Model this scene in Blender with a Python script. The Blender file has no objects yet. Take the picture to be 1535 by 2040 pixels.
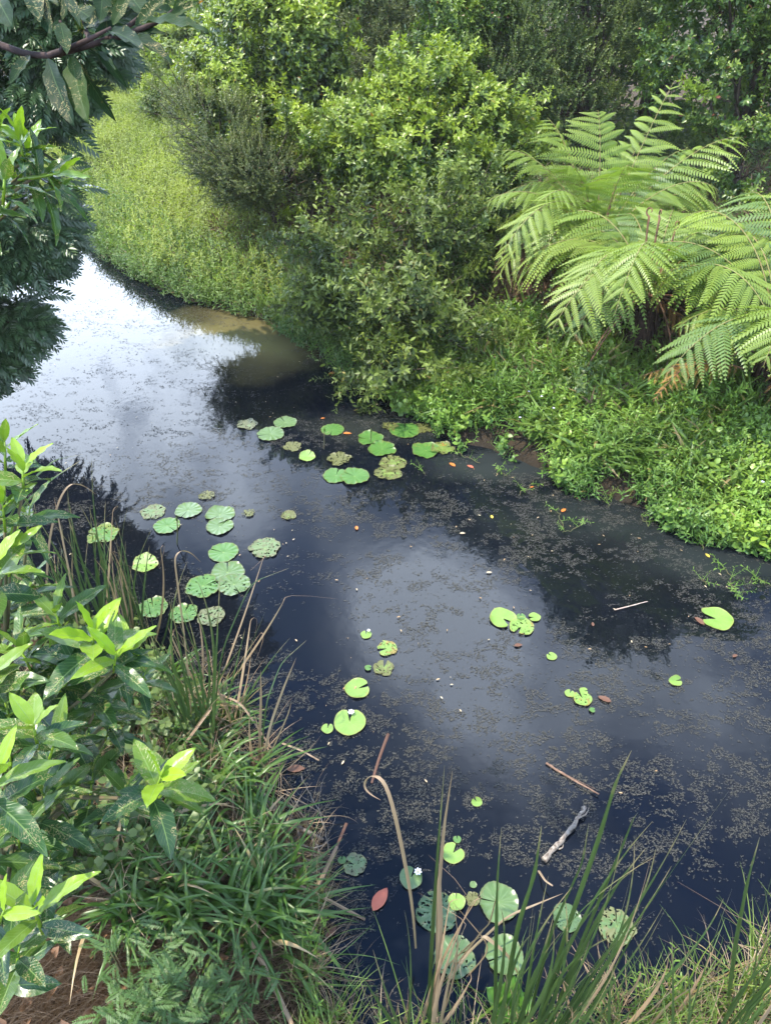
import bpy, math
import numpy as np
from mathutils import Vector
rng = np.random.default_rng(7)
PI = math.pi
S = bpy.context.scene
COL = S.collection

# ------------------------------------------------------------------ camera
H = 4.0; PITCH = math.radians(37.0); FPX = 1414.0
cam_data = bpy.data.cameras.new('camera'); cam = bpy.data.objects.new('camera', cam_data); COL.objects.link(cam)
cam.location = (0, 0, H); cam.rotation_euler = (PI/2-PITCH, 0, 0)
cam_data.sensor_fit = 'VERTICAL'; cam_data.sensor_height = 24
cam_data.lens = 24*FPX/2040.0
cam_data.clip_start = 0.05; cam_data.clip_end = 400
S.camera = cam

# ------------------------------------------------------------------ world sky with clouds
SUN = Vector((-0.42, -0.10, 0.90)).normalized()
w = bpy.data.worlds.new('World'); S.world = w; w.use_nodes = True
nt = w.node_tree; nt.nodes.clear()
def N(nt, t, **k):
    n = nt.nodes.new(t)
    for a, b in k.items():
        if a in n.inputs.keys() if isinstance(a, str) else False: n.inputs[a].default_value = b
        else: setattr(n, a, b)
    return n
def M(nt, op, a, b=None, c=None):
    n = nt.nodes.new('ShaderNodeMath'); n.operation = op
    for i, v in enumerate((a, b, c)):
        if v is None: continue
        if hasattr(v, 'links'): nt.links.new(v, n.inputs[i])
        else: n.inputs[i].default_value = v
    return n.outputs[0]
out = N(nt, 'ShaderNodeOutputWorld'); bg = N(nt, 'ShaderNodeBackground')
sky = N(nt, 'ShaderNodeTexSky', sky_type='NISHITA', sun_disc=False)
sky.sun_elevation = math.asin(SUN.z); sky.sun_rotation = math.atan2(SUN.x, SUN.y)
sky.air_density = 1.0; sky.dust_density = 1.2; sky.ozone_density = 2.0
tc = N(nt, 'ShaderNodeTexCoord')
def vnorm(v):
    v = np.array(v, float); return v/np.linalg.norm(v)
# banks of cloud: direction (x, y, z), angular radius in degrees, density
def water_dir(px, py):
    d = np.array([0, math.cos(PITCH), -math.sin(PITCH)])+(px-767.5)/FPX*np.array([1., 0, 0])+(1020-py)/FPX*np.array([0, math.sin(PITCH), math.cos(PITCH)])
    d = d/np.linalg.norm(d); d[2] = -d[2]; return d
CLOUDS = [(water_dir(120, 520), 17, .62), (water_dir(40, 760), 12, .7), (water_dir(300, 610), 11, .5), (water_dir(60, 950), 8, .5), (water_dir(470, 1010), 4, .55), (water_dir(640, 990), 4, .35), (water_dir(880, 1250), 6.0, 2.2),
          (water_dir(760, 1160), 4, .4), (water_dir(1000, 1420), 6, .5), (water_dir(1480, 1400), 10, .5), (water_dir(1230, 1330), 7, .42), (water_dir(1100, 1560), 8, .14), (water_dir(-700, 500), 28, .8),
          (vnorm((0, -1, .5)), 40, .34), (vnorm((1, .2, .5)), 30, .3), (vnorm((.5, -.8, .6)), 30, .3), (vnorm((-.9, -.4, .5)), 35, .34)]
nz = N(nt, 'ShaderNodeTexNoise'); nz.inputs['Scale'].default_value = 3.2; nz.inputs['Detail'].default_value = 7; nz.inputs['Roughness'].default_value = .58
nt.links.new(tc.outputs['Generated'], nz.inputs['Vector'])
acc = None
for d, r, k in CLOUDS:
    dp = N(nt, 'ShaderNodeVectorMath', operation='DOT_PRODUCT'); nt.links.new(tc.outputs['Generated'], dp.inputs[0]); dp.inputs[1].default_value = tuple(float(x) for x in d)
    ac = M(nt, 'ARCCOSINE', M(nt, 'MINIMUM', dp.outputs['Value'], 0.99999))
    q = M(nt, 'DIVIDE', ac, math.radians(r)); q = M(nt, 'MULTIPLY', q, q); e = M(nt, 'EXPONENT', M(nt, 'MULTIPLY', q, -1.3))
    e = M(nt, 'MULTIPLY', e, k)
    acc = e if acc is None else M(nt, 'ADD', acc, e)
mr = N(nt, 'ShaderNodeMapRange'); nt.links.new(nz.outputs['Fac'], mr.inputs[0]); mr.inputs[1].default_value = .36; mr.inputs[2].default_value = .62; mr.inputs[3].default_value = .15; mr.inputs[4].default_value = 1.5
fac = M(nt, 'MULTIPLY', acc, mr.outputs[0]); fac = M(nt, 'MINIMUM', fac, 1.0)
wisp = N(nt, 'ShaderNodeMapRange'); nt.links.new(nz.outputs['Fac'], wisp.inputs[0]); wisp.inputs[1].default_value = .5; wisp.inputs[2].default_value = .75; wisp.inputs[3].default_value = 0; wisp.inputs[4].default_value = .06
fac = M(nt, 'MAXIMUM', fac, wisp.outputs[0])
mix = N(nt, 'ShaderNodeMix', data_type='RGBA')
SKY_STRENGTH = 0.115
tint = N(nt, 'ShaderNodeMix', data_type='RGBA', blend_type='MULTIPLY'); tint.inputs[0].default_value = 1; nt.links.new(sky.outputs[0], tint.inputs[6]); tint.inputs[7].default_value = (.54, 1.12, 1.75, 1)
nt.links.new(fac, mix.inputs[0]); nt.links.new(tint.outputs[2], mix.inputs[6]); mix.inputs[7].default_value = (38, 43.5, 52, 1)
nt.links.new(mix.outputs[2], bg.inputs[0]); bg.inputs[1].default_value = SKY_STRENGTH
nt.links.new(bg.outputs[0], out.inputs[0])

sl = bpy.data.lights.new('sun', 'SUN'); sl.energy = 5.0; sl.angle = math.radians(0.6); sl.color = (1.0, .93, .78)
so = bpy.data.objects.new('sun', sl); COL.objects.link(so); so.rotation_euler = (-SUN).to_track_quat('-Z', 'Y').to_euler(); so.location = (0, 0, 20)

S.view_settings.view_transform = 'Standard'; S.view_settings.look = 'None'; S.view_settings.gamma = 1.0
S.view_settings.use_curve_mapping = False
S.view_settings.exposure = 0.84
S.render.engine = 'CYCLES'
S.cycles.max_bounces = 6; S.cycles.diffuse_bounces = 3; S.cycles.glossy_bounces = 3; S.cycles.transmission_bounces = 3; S.cycles.transparent_max_bounces = 4
S.cycles.use_denoising = True; S.cycles.caustics_reflective = False; S.cycles.caustics_refractive = False

# ------------------------------------------------------------------ maths helpers
_F = np.array([0, math.cos(PITCH), -math.sin(PITCH)]); _U = np.array([0, math.sin(PITCH), math.cos(PITCH)]); _R = np.array([1., 0, 0])
def ray(px, py): return _F+(px-767.5)/FPX*_R+(1020-py)/FPX*_U
def atz(px, py, z=0.0):
    d = ray(px, py); return np.array([0, 0, H])+d*(z-H)/d[2]
def aty(px, py, Y):
    d = ray(px, py); return np.array([0, 0, H])+d*Y/d[1]
def atd(px, py, D): return np.array([0, 0, H])+ray(px, py)*D       # D = depth along the optical axis
def depth(P): return float(np.dot(np.array(P)-np.array([0, 0, H]), _F))
def project(P):
    q = P-np.array([0, 0, H]); d = q@_F
    return 767.5+FPX*(q@_R)/d, 1020-FPX*(q@_U)/d, d
def norm(a): return a/np.maximum(np.linalg.norm(a, axis=-1, keepdims=True), 1e-9)

_perm = np.random.default_rng(3).random((256, 256))
def vnoise(x, y):
    x = np.asarray(x, float); y = np.asarray(y, float)
    xi = np.floor(x).astype(int); yi = np.floor(y).astype(int); fx = x-xi; fy = y-yi
    fx = fx*fx*(3-2*fx); fy = fy*fy*(3-2*fy)
    g = lambda a, b: _perm[a % 256, b % 256]
    return (g(xi, yi)*(1-fx)+g(xi+1, yi)*fx)*(1-fy)+(g(xi, yi+1)*(1-fx)+g(xi+1, yi+1)*fx)*fy
def fbm(x, y, o=4, s=1.0):
    t = 0; a = .5; n = 0
    for i in range(o):
        t = t+a*vnoise(x*s+i*17.3, y*s+i*9.1); n += a; a *= .5; s *= 2.03
    return t/n

# ------------------------------------------------------------------ geometry collector
class Geo:
    def __init__(self): self.v = []; self.f = []; self.c = []; self.m = []; self.n = 0
    def add(self, v, f, c=None, mi=0):
        v = np.asarray(v, float).reshape(-1, 3); f = np.asarray(f, int).reshape(-1, 3)
        if c is None: c = np.zeros((len(v), 4))
        c = np.asarray(c, float)
        if c.ndim == 1: c = np.tile(c, (len(v), 1))
        self.v.append(v); self.f.append(f+self.n); self.c.append(c); self.m.append(np.full(len(f), mi)); self.n += len(v)
    def rep(self, T, pos, R, sc, var=None, mi=0):
        """copies of template T=(v,f,c) at pos (K,3), frames R (K,3,3; rows are the local axes), scale (K,) or (K,3)"""
        v, f, c = T; K = len(pos)
        if K == 0: return
        sc = np.asarray(sc, float)
        if sc.ndim == 0: sc = np.full(K, float(sc))
        if sc.ndim == 1: sc = np.repeat(sc[:, None], 3, 1)
        vv = v[None]*sc[:, None, :]
        P = np.einsum('kni,kij->knj', vv, R)+pos[:, None, :]
        cc = np.repeat(c[None], K, 0).copy()
        if var is not None:
            cc[:, :, 0] = (cc[:, :, 0]+var[:, None, 0]) % 1.0
            cc[:, :, 1] = np.clip(cc[:, :, 1]*var[:, None, 2]+var[:, None, 1], 0, 1)
        ff = f[None]+(np.arange(K)*len(v))[:, None, None]
        self.add(P.reshape(-1, 3), ff.reshape(-1, 3), cc.reshape(-1, 4), mi)
    def build(self, name, mats, parent=None, smooth=True, loc=None):
        if not self.v: return None
        v = np.concatenate(self.v); f = np.concatenate(self.f); c = np.concatenate(self.c); m = np.concatenate(self.m)
        if loc is not None: v = v-np.asarray(loc)
        elif parent is not None: v = v-np.array(parent.location)
        me = bpy.data.meshes.new(name)
        me.vertices.add(len(v)); me.vertices.foreach_set('co', v.astype(np.float32).ravel())
        me.loops.add(len(f)*3); me.loops.foreach_set('vertex_index', f.astype(np.int32).ravel())
        me.polygons.add(len(f)); me.polygons.foreach_set('loop_start', (np.arange(len(f))*3).astype(np.int32))
        me.polygons.foreach_set('material_index', m.astype(np.int32)); me.polygons.foreach_set('use_smooth', np.full(len(f), smooth))
        a = me.attributes.new('var', 'FLOAT_COLOR', 'POINT'); a.data.foreach_set('color', c.astype(np.float32).ravel())
        me.update(calc_edges=True)
        for mt in (mats if isinstance(mats, (list, tuple)) else [mats]): me.materials.append(mt)
        o = bpy.data.objects.new(name, me); COL.objects.link(o)
        if parent is not None: o.parent = parent
        elif loc is not None: o.location = tuple(float(x) for x in loc)
        return o

def tag(o, label=None, cat=None, group=None, kind=None):
    if label: o['label'] = label
    if cat: o['category'] = cat
    if group: o['group'] = group
    if kind: o['kind'] = kind
    return o
def empty(name, loc): 
    o = bpy.data.objects.new(name, None); COL.objects.link(o); o.location = tuple(float(x) for x in loc); o.empty_display_size = .2; return o

def frames(d, up, roll=None):
    """rows: X = d, Y = side, Z = normal (near `up`)"""
    d = norm(d); s = np.cross(up, d); bad = np.linalg.norm(s, axis=-1) < 1e-4; s[bad] = np.cross([1., 0, 0], d[bad]); s = norm(s); n = np.cross(d, s)
    if roll is not None:
        c, q = np.cos(roll)[:, None], np.sin(roll)[:, None]; s, n = s*c+n*q, n*c-s*q
    return np.stack([d, s, n], 1)

def tube(G, pts, rad, n=6, c=(0, 0, 0, 0), mi=0):
    pts = np.asarray(pts, float); K = len(pts); rad = np.broadcast_to(np.asarray(rad, float), (K,))
    T = norm(np.gradient(pts, axis=0)); ref = np.array([0.13, .31, 1.]) if abs(T[:, 2]).mean() < .8 else np.array([1., .2, .1])
    X = norm(np.cross(T, ref)); Y = np.cross(T, X); a = np.arange(n)*2*PI/n
    V = pts[:, None]+rad[:, None, None]*(X[:, None]*np.cos(a)[None, :, None]+Y[:, None]*np.sin(a)[None, :, None])
    f = []
    for i in range(K-1):
        for j in range(n):
            a0 = i*n+j; a1 = i*n+(j+1) % n; f += [(a0, a1, a1+n), (a0, a1+n, a0+n)]
    V = V.reshape(-1, 3); k = len(V); V = np.vstack([V, pts[0], pts[-1]])
    for j in range(n): f += [(k, (j+1) % n, j), (k+1, (K-1)*n+j, (K-1)*n+(j+1) % n)]
    C = np.tile(np.array(c, float), (len(V), 1)); C[:K*n, 3] = np.repeat(np.linspace(0, 1, K), n)
    G.add(V, f, C, mi)

def bez(p0, p1, p2, p3, n):
    t = np.linspace(0, 1, n)[:, None]; return (1-t)**3*p0+3*(1-t)**2*t*p1+3*(1-t)*t*t*p2+t**3*p3
def wiggle(a, b, n, amp, r=rng):
    a = np.array(a, float); b = np.array(b, float); t = np.linspace(0, 1, n)[:, None]
    k = r.normal(0, 1, (n, 3)); k = np.cumsum(k, 0); k -= k[0]+(k[-1]-k[0])*t
    return a+(b-a)*t+k*amp*np.linalg.norm(b-a)/math.sqrt(n)

def ribbon(G, pts, wid, side=None, fold=0.25, c=(0, 0, 0, 0), twist=0.0, mi=0):
    """a leaf blade with a crease: three rails along pts"""
    pts = np.asarray(pts, float); K = len(pts); wid = np.broadcast_to(np.asarray(wid, float), (K,))
    T = norm(np.gradient(pts, axis=0))
    if side is None: side = np.array([1., 0, 0])
    s = norm(side-T*(T@np.asarray(side, float))[:, None]); nn = np.cross(T, s)
    if twist:
        a = np.linspace(0, twist, K)[:, None]; s, nn = s*np.cos(a)+nn*np.sin(a), nn*np.cos(a)-s*np.sin(a)
    L = pts-s*wid[:, None]/2+nn*(wid*fold/2)[:, None]; Rr = pts+s*wid[:, None]/2+nn*(wid*fold/2)[:, None]
    V = np.stack([L, pts, Rr], 1).reshape(-1, 3)
    i = (np.arange(K-1)*3)[:, None]
    f = np.concatenate([np.stack([i+0, i+1, i+4], 2), np.stack([i+0, i+4, i+3], 2), np.stack([i+1, i+2, i+5], 2), np.stack([i+1, i+5, i+4], 2)]).reshape(-1, 3)
    C = np.tile(np.array(c, float), (len(V), 1)); C[:, 2] = np.tile([0, 1., 0], K); C[:, 3] = np.repeat(np.linspace(0, 1, K), 3)
    G.add(V, f, C, mi)

# leaf templates (length 1 along X, normal +Z); var = (random, youth, midrib, along)
def leaf_t(w=.25, fold=.08, droop=.12, fine=False, cuts=0):
    if not fine:
        x = [0, .3, .65, 1]; ww = [0, w, w*.85, 0]
        v = [(0, 0, 0), (.3, w*.9, fold), (.3, 0, -.0), (.3, -w*.9, fold), (.68, w*.8, fold-droop*.4), (.68, 0, -droop*.4), (.68, -w*.8, fold-droop*.4), (1, 0, -droop)]
        f = [(0, 2, 1), (0, 3, 2), (1, 2, 5), (1, 5, 4), (2, 3, 6), (2, 6, 5), (4, 5, 7), (5, 6, 7)]
        u = [1, 0, 1, 0, 0, 1, 0, 1]; al = [p[0] for p in v]
        return np.array(v, float), np.array(f), np.stack([np.zeros(8), np.zeros(8), u, al], 1).astype(float)
    n = 11; x = np.linspace(0, 1, n); prof = np.sin(PI*np.clip(x, 0, 1)**.85)**.8*w; prof[0] = .012; prof[-1] = 0.004
    rows = []
    for i in range(n):
        wav = .018*math.sin(i*2.1)
        for u in (-1, -.5, 0, .5, 1):
            rows.append((x[i]-droop*.25*x[i]**2, u*prof[i], abs(u)*fold*prof[i]/w-droop*x[i]**2*1.0+wav*abs(u)*(1 if u > 0 else -1)))
    f = []
    for i in range(n-1):
        for j in range(4):
            a = i*5+j; f += [(a, a+5, a+6), (a, a+6, a+1)]
    c = np.zeros((n*5, 4)); c[:, 2] = np.tile([-1, -.5, 0, .5, 1], n); c[:, 3] = np.repeat(x, 5)
    return np.array(rows, float), np.array(f), c
def diamond_t(w=.25, fold=.08, droop=.1):
    v = np.array([(0, 0, 0), (.45, w, fold), (1, 0, -droop), (.45, -w, fold)], float); f = np.array([(0, 2, 1), (0, 3, 2)])
    return v, f, np.array([[0, 0, 1, 0], [0, 0, 0, .45], [0, 0, 1, 1], [0, 0, 0, .45]], float)

def twig_t(leaf, n, length, leaf_len, r, opening=1.0, droop=.2, spiral=True, stem=True):
    """a twig along +Z with leaves set round it"""
    G = Geo(); k = np.arange(n); h = length*(k+.6)/n; a = k*2.4+r.random()*6 if spiral else (k//2)*1.57+(k % 2)*PI+r.random()*6
    a = a+r.normal(0, .25, n); op = opening*(1-.45*(k/n))+r.normal(0, .15, n)
    d = np.stack([np.cos(a)*np.sin(op), np.sin(a)*np.sin(op), np.cos(op)], 1)
    d[:, 2] -= droop*(1-k/n)
    p = np.stack([np.zeros(n), np.zeros(n), h], 1)
    upv = np.tile([0, 0, 1.], (n, 1))
    R = frames(d, upv+r.normal(0, .3, (n, 3)))
    var = np.stack([r.random(n), np.where(k > n*.55, .35, 0), np.ones(n)], 1)
    G.rep(leaf, p, R, leaf_len*(1-.35*(k/n))*r.uniform(.75, 1.15, n), var)
    if stem:
        s = .004; G.add([(-s, -s, 0), (s, -s, 0), (0, s, 0), (0, 0, length)], [(0, 1, 3), (1, 2, 3), (2, 0, 3)], (0.5, 0, 1, 0))
    return np.concatenate(G.v), np.concatenate(G.f), np.concatenate(G.c)

def twig_frames(d, r):
    """frames whose local Z is d"""
    d = norm(d); K = len(d); t = r.normal(0, 1, (K, 3)); x = norm(np.cross(d, t)); y = np.cross(d, x)
    return np.stack([x, y, d], 1)

# ------------------------------------------------------------------ materials
def new_mat(name):
    m = bpy.data.materials.new(name); m.use_nodes = True; m.node_tree.nodes.clear(); return m, m.node_tree
def rgba(c): return (c[0], c[1], c[2], 1)
def mixc(nt, f, a, b, mode='MIX'):
    n = nt.nodes.new('ShaderNodeMix'); n.data_type = 'RGBA'; n.blend_type = mode
    for s, v in ((0, f), (6, a), (7, b)):
        if hasattr(v, 'links'): nt.links.new(v, n.inputs[s])
        elif s == 0: n.inputs[0].default_value = v
        else: n.inputs[s].default_value = rgba(v)
    return n.outputs[2]
def mrange(nt, v, a, b, c=0, d=1):
    n = nt.nodes.new('ShaderNodeMapRange'); nt.links.new(v, n.inputs[0])
    for i, x in enumerate((a, b, c, d)): n.inputs[i+1].default_value = x
    return n.outputs[0]
def noise(nt, scale, detail=3, vec=None, rough=.5, dist=0):
    n = nt.nodes.new('ShaderNodeTexNoise'); n.inputs['Scale'].default_value = scale; n.inputs['Detail'].default_value = detail; n.inputs['Roughness'].default_value = rough; n.inputs['Distortion'].default_value = dist
    if vec is not None: nt.links.new(vec, n.inputs['Vector'])
    return n.outputs['Fac']
def geo_pos(nt): return nt.nodes.new('ShaderNodeNewGeometry').outputs['Position']

def leaf_mat(name, a, b, young, rough=.42, trans=.28, vein=None, miner=0, side_veins=False, spec=.45, brown=None, brown_at=.93, tip=None, blem=.35):
    a, b, young = [(c_[0]*1.12, c_[1]*1.02, c_[2]*.86) if c_[1] > c_[0] else c_ for c_ in (a, b, young)]
    m, nt = new_mat(name)
    at = nt.nodes.new('ShaderNodeAttribute'); at.attribute_name = 'var'
    sep = nt.nodes.new('ShaderNodeSeparateColor'); nt.links.new(at.outputs['Color'], sep.inputs[0])
    r, y, u, v = sep.outputs[0], sep.outputs[1], sep.outputs[2], at.outputs['Alpha']
    col = mixc(nt, r, a, b); col = mixc(nt, y, col, young)
    pos = geo_pos(nt)
    col = mixc(nt, mrange(nt, noise(nt, 1.4, 3, pos), .35, .65, 0, .30), col, tuple(x*.72 for x in b))
    if vein:
        au = M(nt, 'ABSOLUTE', u)
        line = mrange(nt, au, .0, .09, .75, 0) if miner or side_veins else mrange(nt, au, .75, 1, 0, .35)
        if side_veins:
            # pairs of veins slanting to the margin
            q = M(nt, 'SUBTRACT', M(nt, 'MULTIPLY', v, 13), M(nt, 'MULTIPLY', au, 2.4)); q = M(nt, 'ABSOLUTE', M(nt, 'SUBTRACT', M(nt, 'FRACT', q), .5))
            line = M(nt, 'MAXIMUM', line, mrange(nt, q, .0, .07, .42, 0))
        col = mixc(nt, line, col, vein)
    if miner:
        n1 = nt.nodes.new('ShaderNodeTexNoise'); n1.inputs['Scale'].default_value = 38; n1.inputs['Detail'].default_value = 2.5; n1.inputs['Distortion'].default_value = 2.2; nt.links.new(pos, n1.inputs['Vector'])
        band = mrange(nt, M(nt, 'ABSOLUTE', M(nt, 'SUBTRACT', n1.outputs['Fac'], .5)), .004, .022, 1, 0)
        patch = mrange(nt, noise(nt, 16, 1, pos), .50, .55, 0, 1)
        keep = M(nt, 'MULTIPLY', M(nt, 'MULTIPLY', band, patch), mrange(nt, y, .3, .7, miner, 0.15))
        col = mixc(nt, keep, col, (.42, .33, .16))
    if brown:
        col = mixc(nt, mrange(nt, r, brown_at, brown_at+.01), col, brown)
    if blem: col = mixc(nt, mrange(nt, noise(nt, 70, 3, pos, .6), .66, .72, 0, blem), col, (.16, .11, .04))
    if tip:
        col = mixc(nt, mrange(nt, M(nt, 'ADD', v, M(nt, 'MULTIPLY', noise(nt, 22, 3, pos), .5)), 1.0, 1.22, 0, .9), col, tip)
        mp = nt.nodes.new('ShaderNodeMapping'); nt.links.new(pos, mp.inputs[0]); mp.inputs['Scale'].default_value = (160, 160, 6)
        col = mixc(nt, mrange(nt, noise(nt, 1, 3, mp.outputs[0]), .4, .7, 0, .4), col, tuple(min(1, x*1.7) for x in b))
    p = nt.nodes.new('ShaderNodeBsdfPrincipled'); nt.links.new(col, p.inputs['Base Color'])
    p.inputs['Roughness'].default_value = rough; p.inputs['Specular IOR Level'].default_value = spec
    if side_veins:
        bp = nt.nodes.new('ShaderNodeBump'); bp.inputs['Strength'].default_value = .35; bp.inputs['Distance'].default_value = .002
        nt.links.new(M(nt, 'MULTIPLY', line, -1), bp.inputs['Height']); nt.links.new(bp.outputs[0], p.inputs['Normal'])
    t = nt.nodes.new('ShaderNodeBsdfTranslucent')
    nt.links.new(mixc(nt, 1.0, col, (1.5, 1.65, .75), 'MULTIPLY'), t.inputs[0])
    ms = nt.nodes.new('ShaderNodeMixShader'); ms.inputs[0].default_value = trans
    nt.links.new(p.outputs[0], ms.inputs[1]); nt.links.new(t.outputs[0], ms.inputs[2])
    o = nt.nodes.new('ShaderNodeOutputMaterial'); nt.links.new(ms.outputs[0], o.inputs[0])
    return m
def bark_mat(name, a, b, scale=25, rough=.9, bump=.5):
    m, nt = new_mat(name); pos = geo_pos(nt)
    mp = nt.nodes.new('ShaderNodeMapping'); nt.links.new(pos, mp.inputs[0]); mp.inputs['Scale'].default_value = (1, 1, .35)
    f = noise(nt, scale, 5, mp.outputs[0], .65)
    p = nt.nodes.new('ShaderNodeBsdfPrincipled'); nt.links.new(mixc(nt, mrange(nt, f, .35, .65), a, b), p.inputs['Base Color']); p.inputs['Roughness'].default_value = rough; p.inputs['Specular IOR Level'].default_value = .2
    bp = nt.nodes.new('ShaderNodeBump'); bp.inputs['Strength'].default_value = bump; bp.inputs['Distance'].default_value = .01; nt.links.new(f, bp.inputs['Height']); nt.links.new(bp.outputs[0], p.inputs['Normal'])
    o = nt.nodes.new('ShaderNodeOutputMaterial'); nt.links.new(p.outputs[0], o.inputs[0]); return m

BARK = bark_mat('bark', (.10, .075, .055), (.035, .027, .02))
GREYBARK = bark_mat('grey_bark', (.22, .19, .16), (.07, .06, .05))
STEM = bark_mat('green_stem', (.07, .09, .03), (.12, .09, .05))
# ------------------------------------------------------------------ the pond and its banks
FAR_EDGE = [(60, 432), (150, 442), (200, 500), (250, 535), (310, 572), (390, 605), (470, 622), (540, 640), (620, 690), (690, 745), (760, 790), (830, 822), (890, 868), (960, 893), (1050, 925), (1110, 950),
            (1200, 985), (1300, 1025), (1400, 1058), (1535, 1100)]
NEAR_EDGE = [(1535, 1935), (1400, 1985), (1250, 2030), (1120, 2070), (950, 2110), (760, 2100), (615, 2040), (600, 1900), (625, 1800), (600, 1690), (545, 1590), (500, 1490), (430, 1400), (330, 1320), (200, 1260), (80, 1190), (0, 1130), (-150, 1040)]
poly = [(-30., 24.), (-14., 18.5)]+[tuple(atz(*p)[:2]) for p in FAR_EDGE]+[(6.5, 4.3), (10, 4.6), (11, 2.2), (5, 1.9)]+[tuple(atz(*p)[:2]) for p in NEAR_EDGE]+[(-7, 5.6), (-30, 8.)]
POLY = np.array(poly)
def sdist(x, y):
    """distance to the waterline, positive on land"""
    x = np.asarray(x, float); y = np.asarray(y, float); P = np.stack([x.ravel(), y.ravel()], 1)
    dm = np.full(len(P), 1e9); ins = np.zeros(len(P), bool)
    for i in range(len(POLY)):
        a = POLY[i]; b = POLY[(i+1) % len(POLY)]; e = b-a; q = P-a; t = np.clip((q@e)/(e@e), 0, 1)
        dm = np.minimum(dm, np.linalg.norm(q-t[:, None]*e, axis=1))
        if a[1] != b[1]:
            c = (a[1] > P[:, 1]) != (b[1] > P[:, 1]); xs = (b[0]-a[0])*(P[:, 1]-a[1])/(b[1]-a[1])+a[0]; ins ^= c & (P[:, 0] < xs)
    return np.where(ins, -dm, dm).reshape(x.shape)
def ground_z(x, y):
    x = np.asarray(x, float); y = np.asarray(y, float); d = sdist(x, y)+.12*(fbm(x, y, 3, 2.1)-.5)
    far = np.clip((y-(3.0+np.maximum(0, -x)*1.15)), 0, 1)
    land = far*(1.05*(1-np.exp(-np.maximum(d, 0)/1.9)))+(1-far)*(.38*(1-np.exp(-np.maximum(d, 0)/.7)))
    return np.where(d > 0, land+.01, -.45*(1-np.exp(np.minimum(d, 0)/.5)))+.10*(fbm(x, y, 4, .9)-.5)*np.clip(d, 0, 1)+.04*(fbm(x, y, 3, 5)-.5)*np.clip(d*2, 0, 1)

def axis(lo, hi, near, n):
    t = np.linspace(-1, 1, n); k = np.sinh(t*3.2)/np.sinh(3.2); return np.where(k < 0, near+k*(near-lo), near+k*(hi-near))
xs = axis(-90, 90, -.3, 330); ys = axis(-25, 140, 4.5, 330)
X, Y = np.meshgrid(xs, ys); Z = ground_z(X, Y); nx, ny = len(xs), len(ys)
idx = (np.arange(ny-1)[:, None]*nx+np.arange(nx-1)[None]).ravel()
G = Geo(); G.add(np.stack([X, Y, Z], 2).reshape(-1, 3), np.concatenate([np.stack([idx, idx+1, idx+nx+1], 1), np.stack([idx, idx+nx+1, idx+nx], 1)]))
m, nt = new_mat('bank_soil'); pos = geo_pos(nt)
f1 = noise(nt, 3, 5, pos, .6); f2 = noise(nt, 45, 4, pos, .7)
vo = nt.nodes.new('ShaderNodeTexVoronoi'); vo.inputs['Scale'].default_value = 28; nt.links.new(pos, vo.inputs['Vector'])
c = mixc(nt, mrange(nt, f1, .35, .65), (.035, .026, .016), (.075, .052, .034)); c = mixc(nt, mrange(nt, f2, .45, .7), c, (.115, .085, .055))
c = mixc(nt, mrange(nt, vo.outputs['Distance'], .0, .35, .5, 0), c, (.13, .07, .04))
sx = nt.nodes.new('ShaderNodeSeparateXYZ'); nt.links.new(pos, sx.inputs[0]); c = mixc(nt, mrange(nt, sx.outputs[2], .02, .22, .8, 0), c, (.016, .013, .010))
p = nt.nodes.new('ShaderNodeBsdfPrincipled'); nt.links.new(c, p.inputs['Base Color']); p.inputs['Roughness'].default_value = .95; p.inputs['Specular IOR Level'].default_value = .15
bp = nt.nodes.new('ShaderNodeBump'); bp.inputs['Strength'].default_value = .8; bp.inputs['Distance'].default_value = .03; nt.links.new(f2, bp.inputs['Height']); nt.links.new(bp.outputs[0], p.inputs['Normal'])
o = nt.nodes.new('ShaderNodeOutputMaterial'); nt.links.new(p.outputs[0], o.inputs[0]); SOIL = m
tag(G.build('ground', SOIL), kind='structure')

# water
m, nt = new_mat('pond_water'); pos = geo_pos(nt)
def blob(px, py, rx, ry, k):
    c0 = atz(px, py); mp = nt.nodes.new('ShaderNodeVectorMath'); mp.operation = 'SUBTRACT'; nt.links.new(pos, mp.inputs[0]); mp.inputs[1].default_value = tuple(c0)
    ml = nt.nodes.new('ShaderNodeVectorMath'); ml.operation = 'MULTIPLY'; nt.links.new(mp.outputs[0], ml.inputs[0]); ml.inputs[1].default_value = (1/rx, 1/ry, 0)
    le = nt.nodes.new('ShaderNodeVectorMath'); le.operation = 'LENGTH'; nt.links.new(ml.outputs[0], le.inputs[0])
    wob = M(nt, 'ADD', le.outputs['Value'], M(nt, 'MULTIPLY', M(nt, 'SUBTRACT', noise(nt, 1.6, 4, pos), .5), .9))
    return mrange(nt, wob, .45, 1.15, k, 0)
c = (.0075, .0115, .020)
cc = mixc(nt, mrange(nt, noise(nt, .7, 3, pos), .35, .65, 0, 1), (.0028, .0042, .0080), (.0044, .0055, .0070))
cc = mixc(nt, blob(525, 665, 1.5, 1.35, 1.0), cc, (.105, .088, .038))  # muddy water; its sunlit look is put into the colour as well
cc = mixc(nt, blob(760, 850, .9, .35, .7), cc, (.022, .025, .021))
cc = mixc(nt, blob(1010, 925, .9, .35, .8), cc, (.024, .028, .028))  # greyer water by the bank, lit look put into the colour
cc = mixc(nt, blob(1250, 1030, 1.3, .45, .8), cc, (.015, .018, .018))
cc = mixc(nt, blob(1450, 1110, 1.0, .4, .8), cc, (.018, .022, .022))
p = nt.nodes.new('ShaderNodeBsdfPrincipled'); nt.links.new(cc, p.inputs['Base Color']); p.inputs['Roughness'].default_value = .012; p.inputs['IOR'].default_value = 1.333
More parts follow.
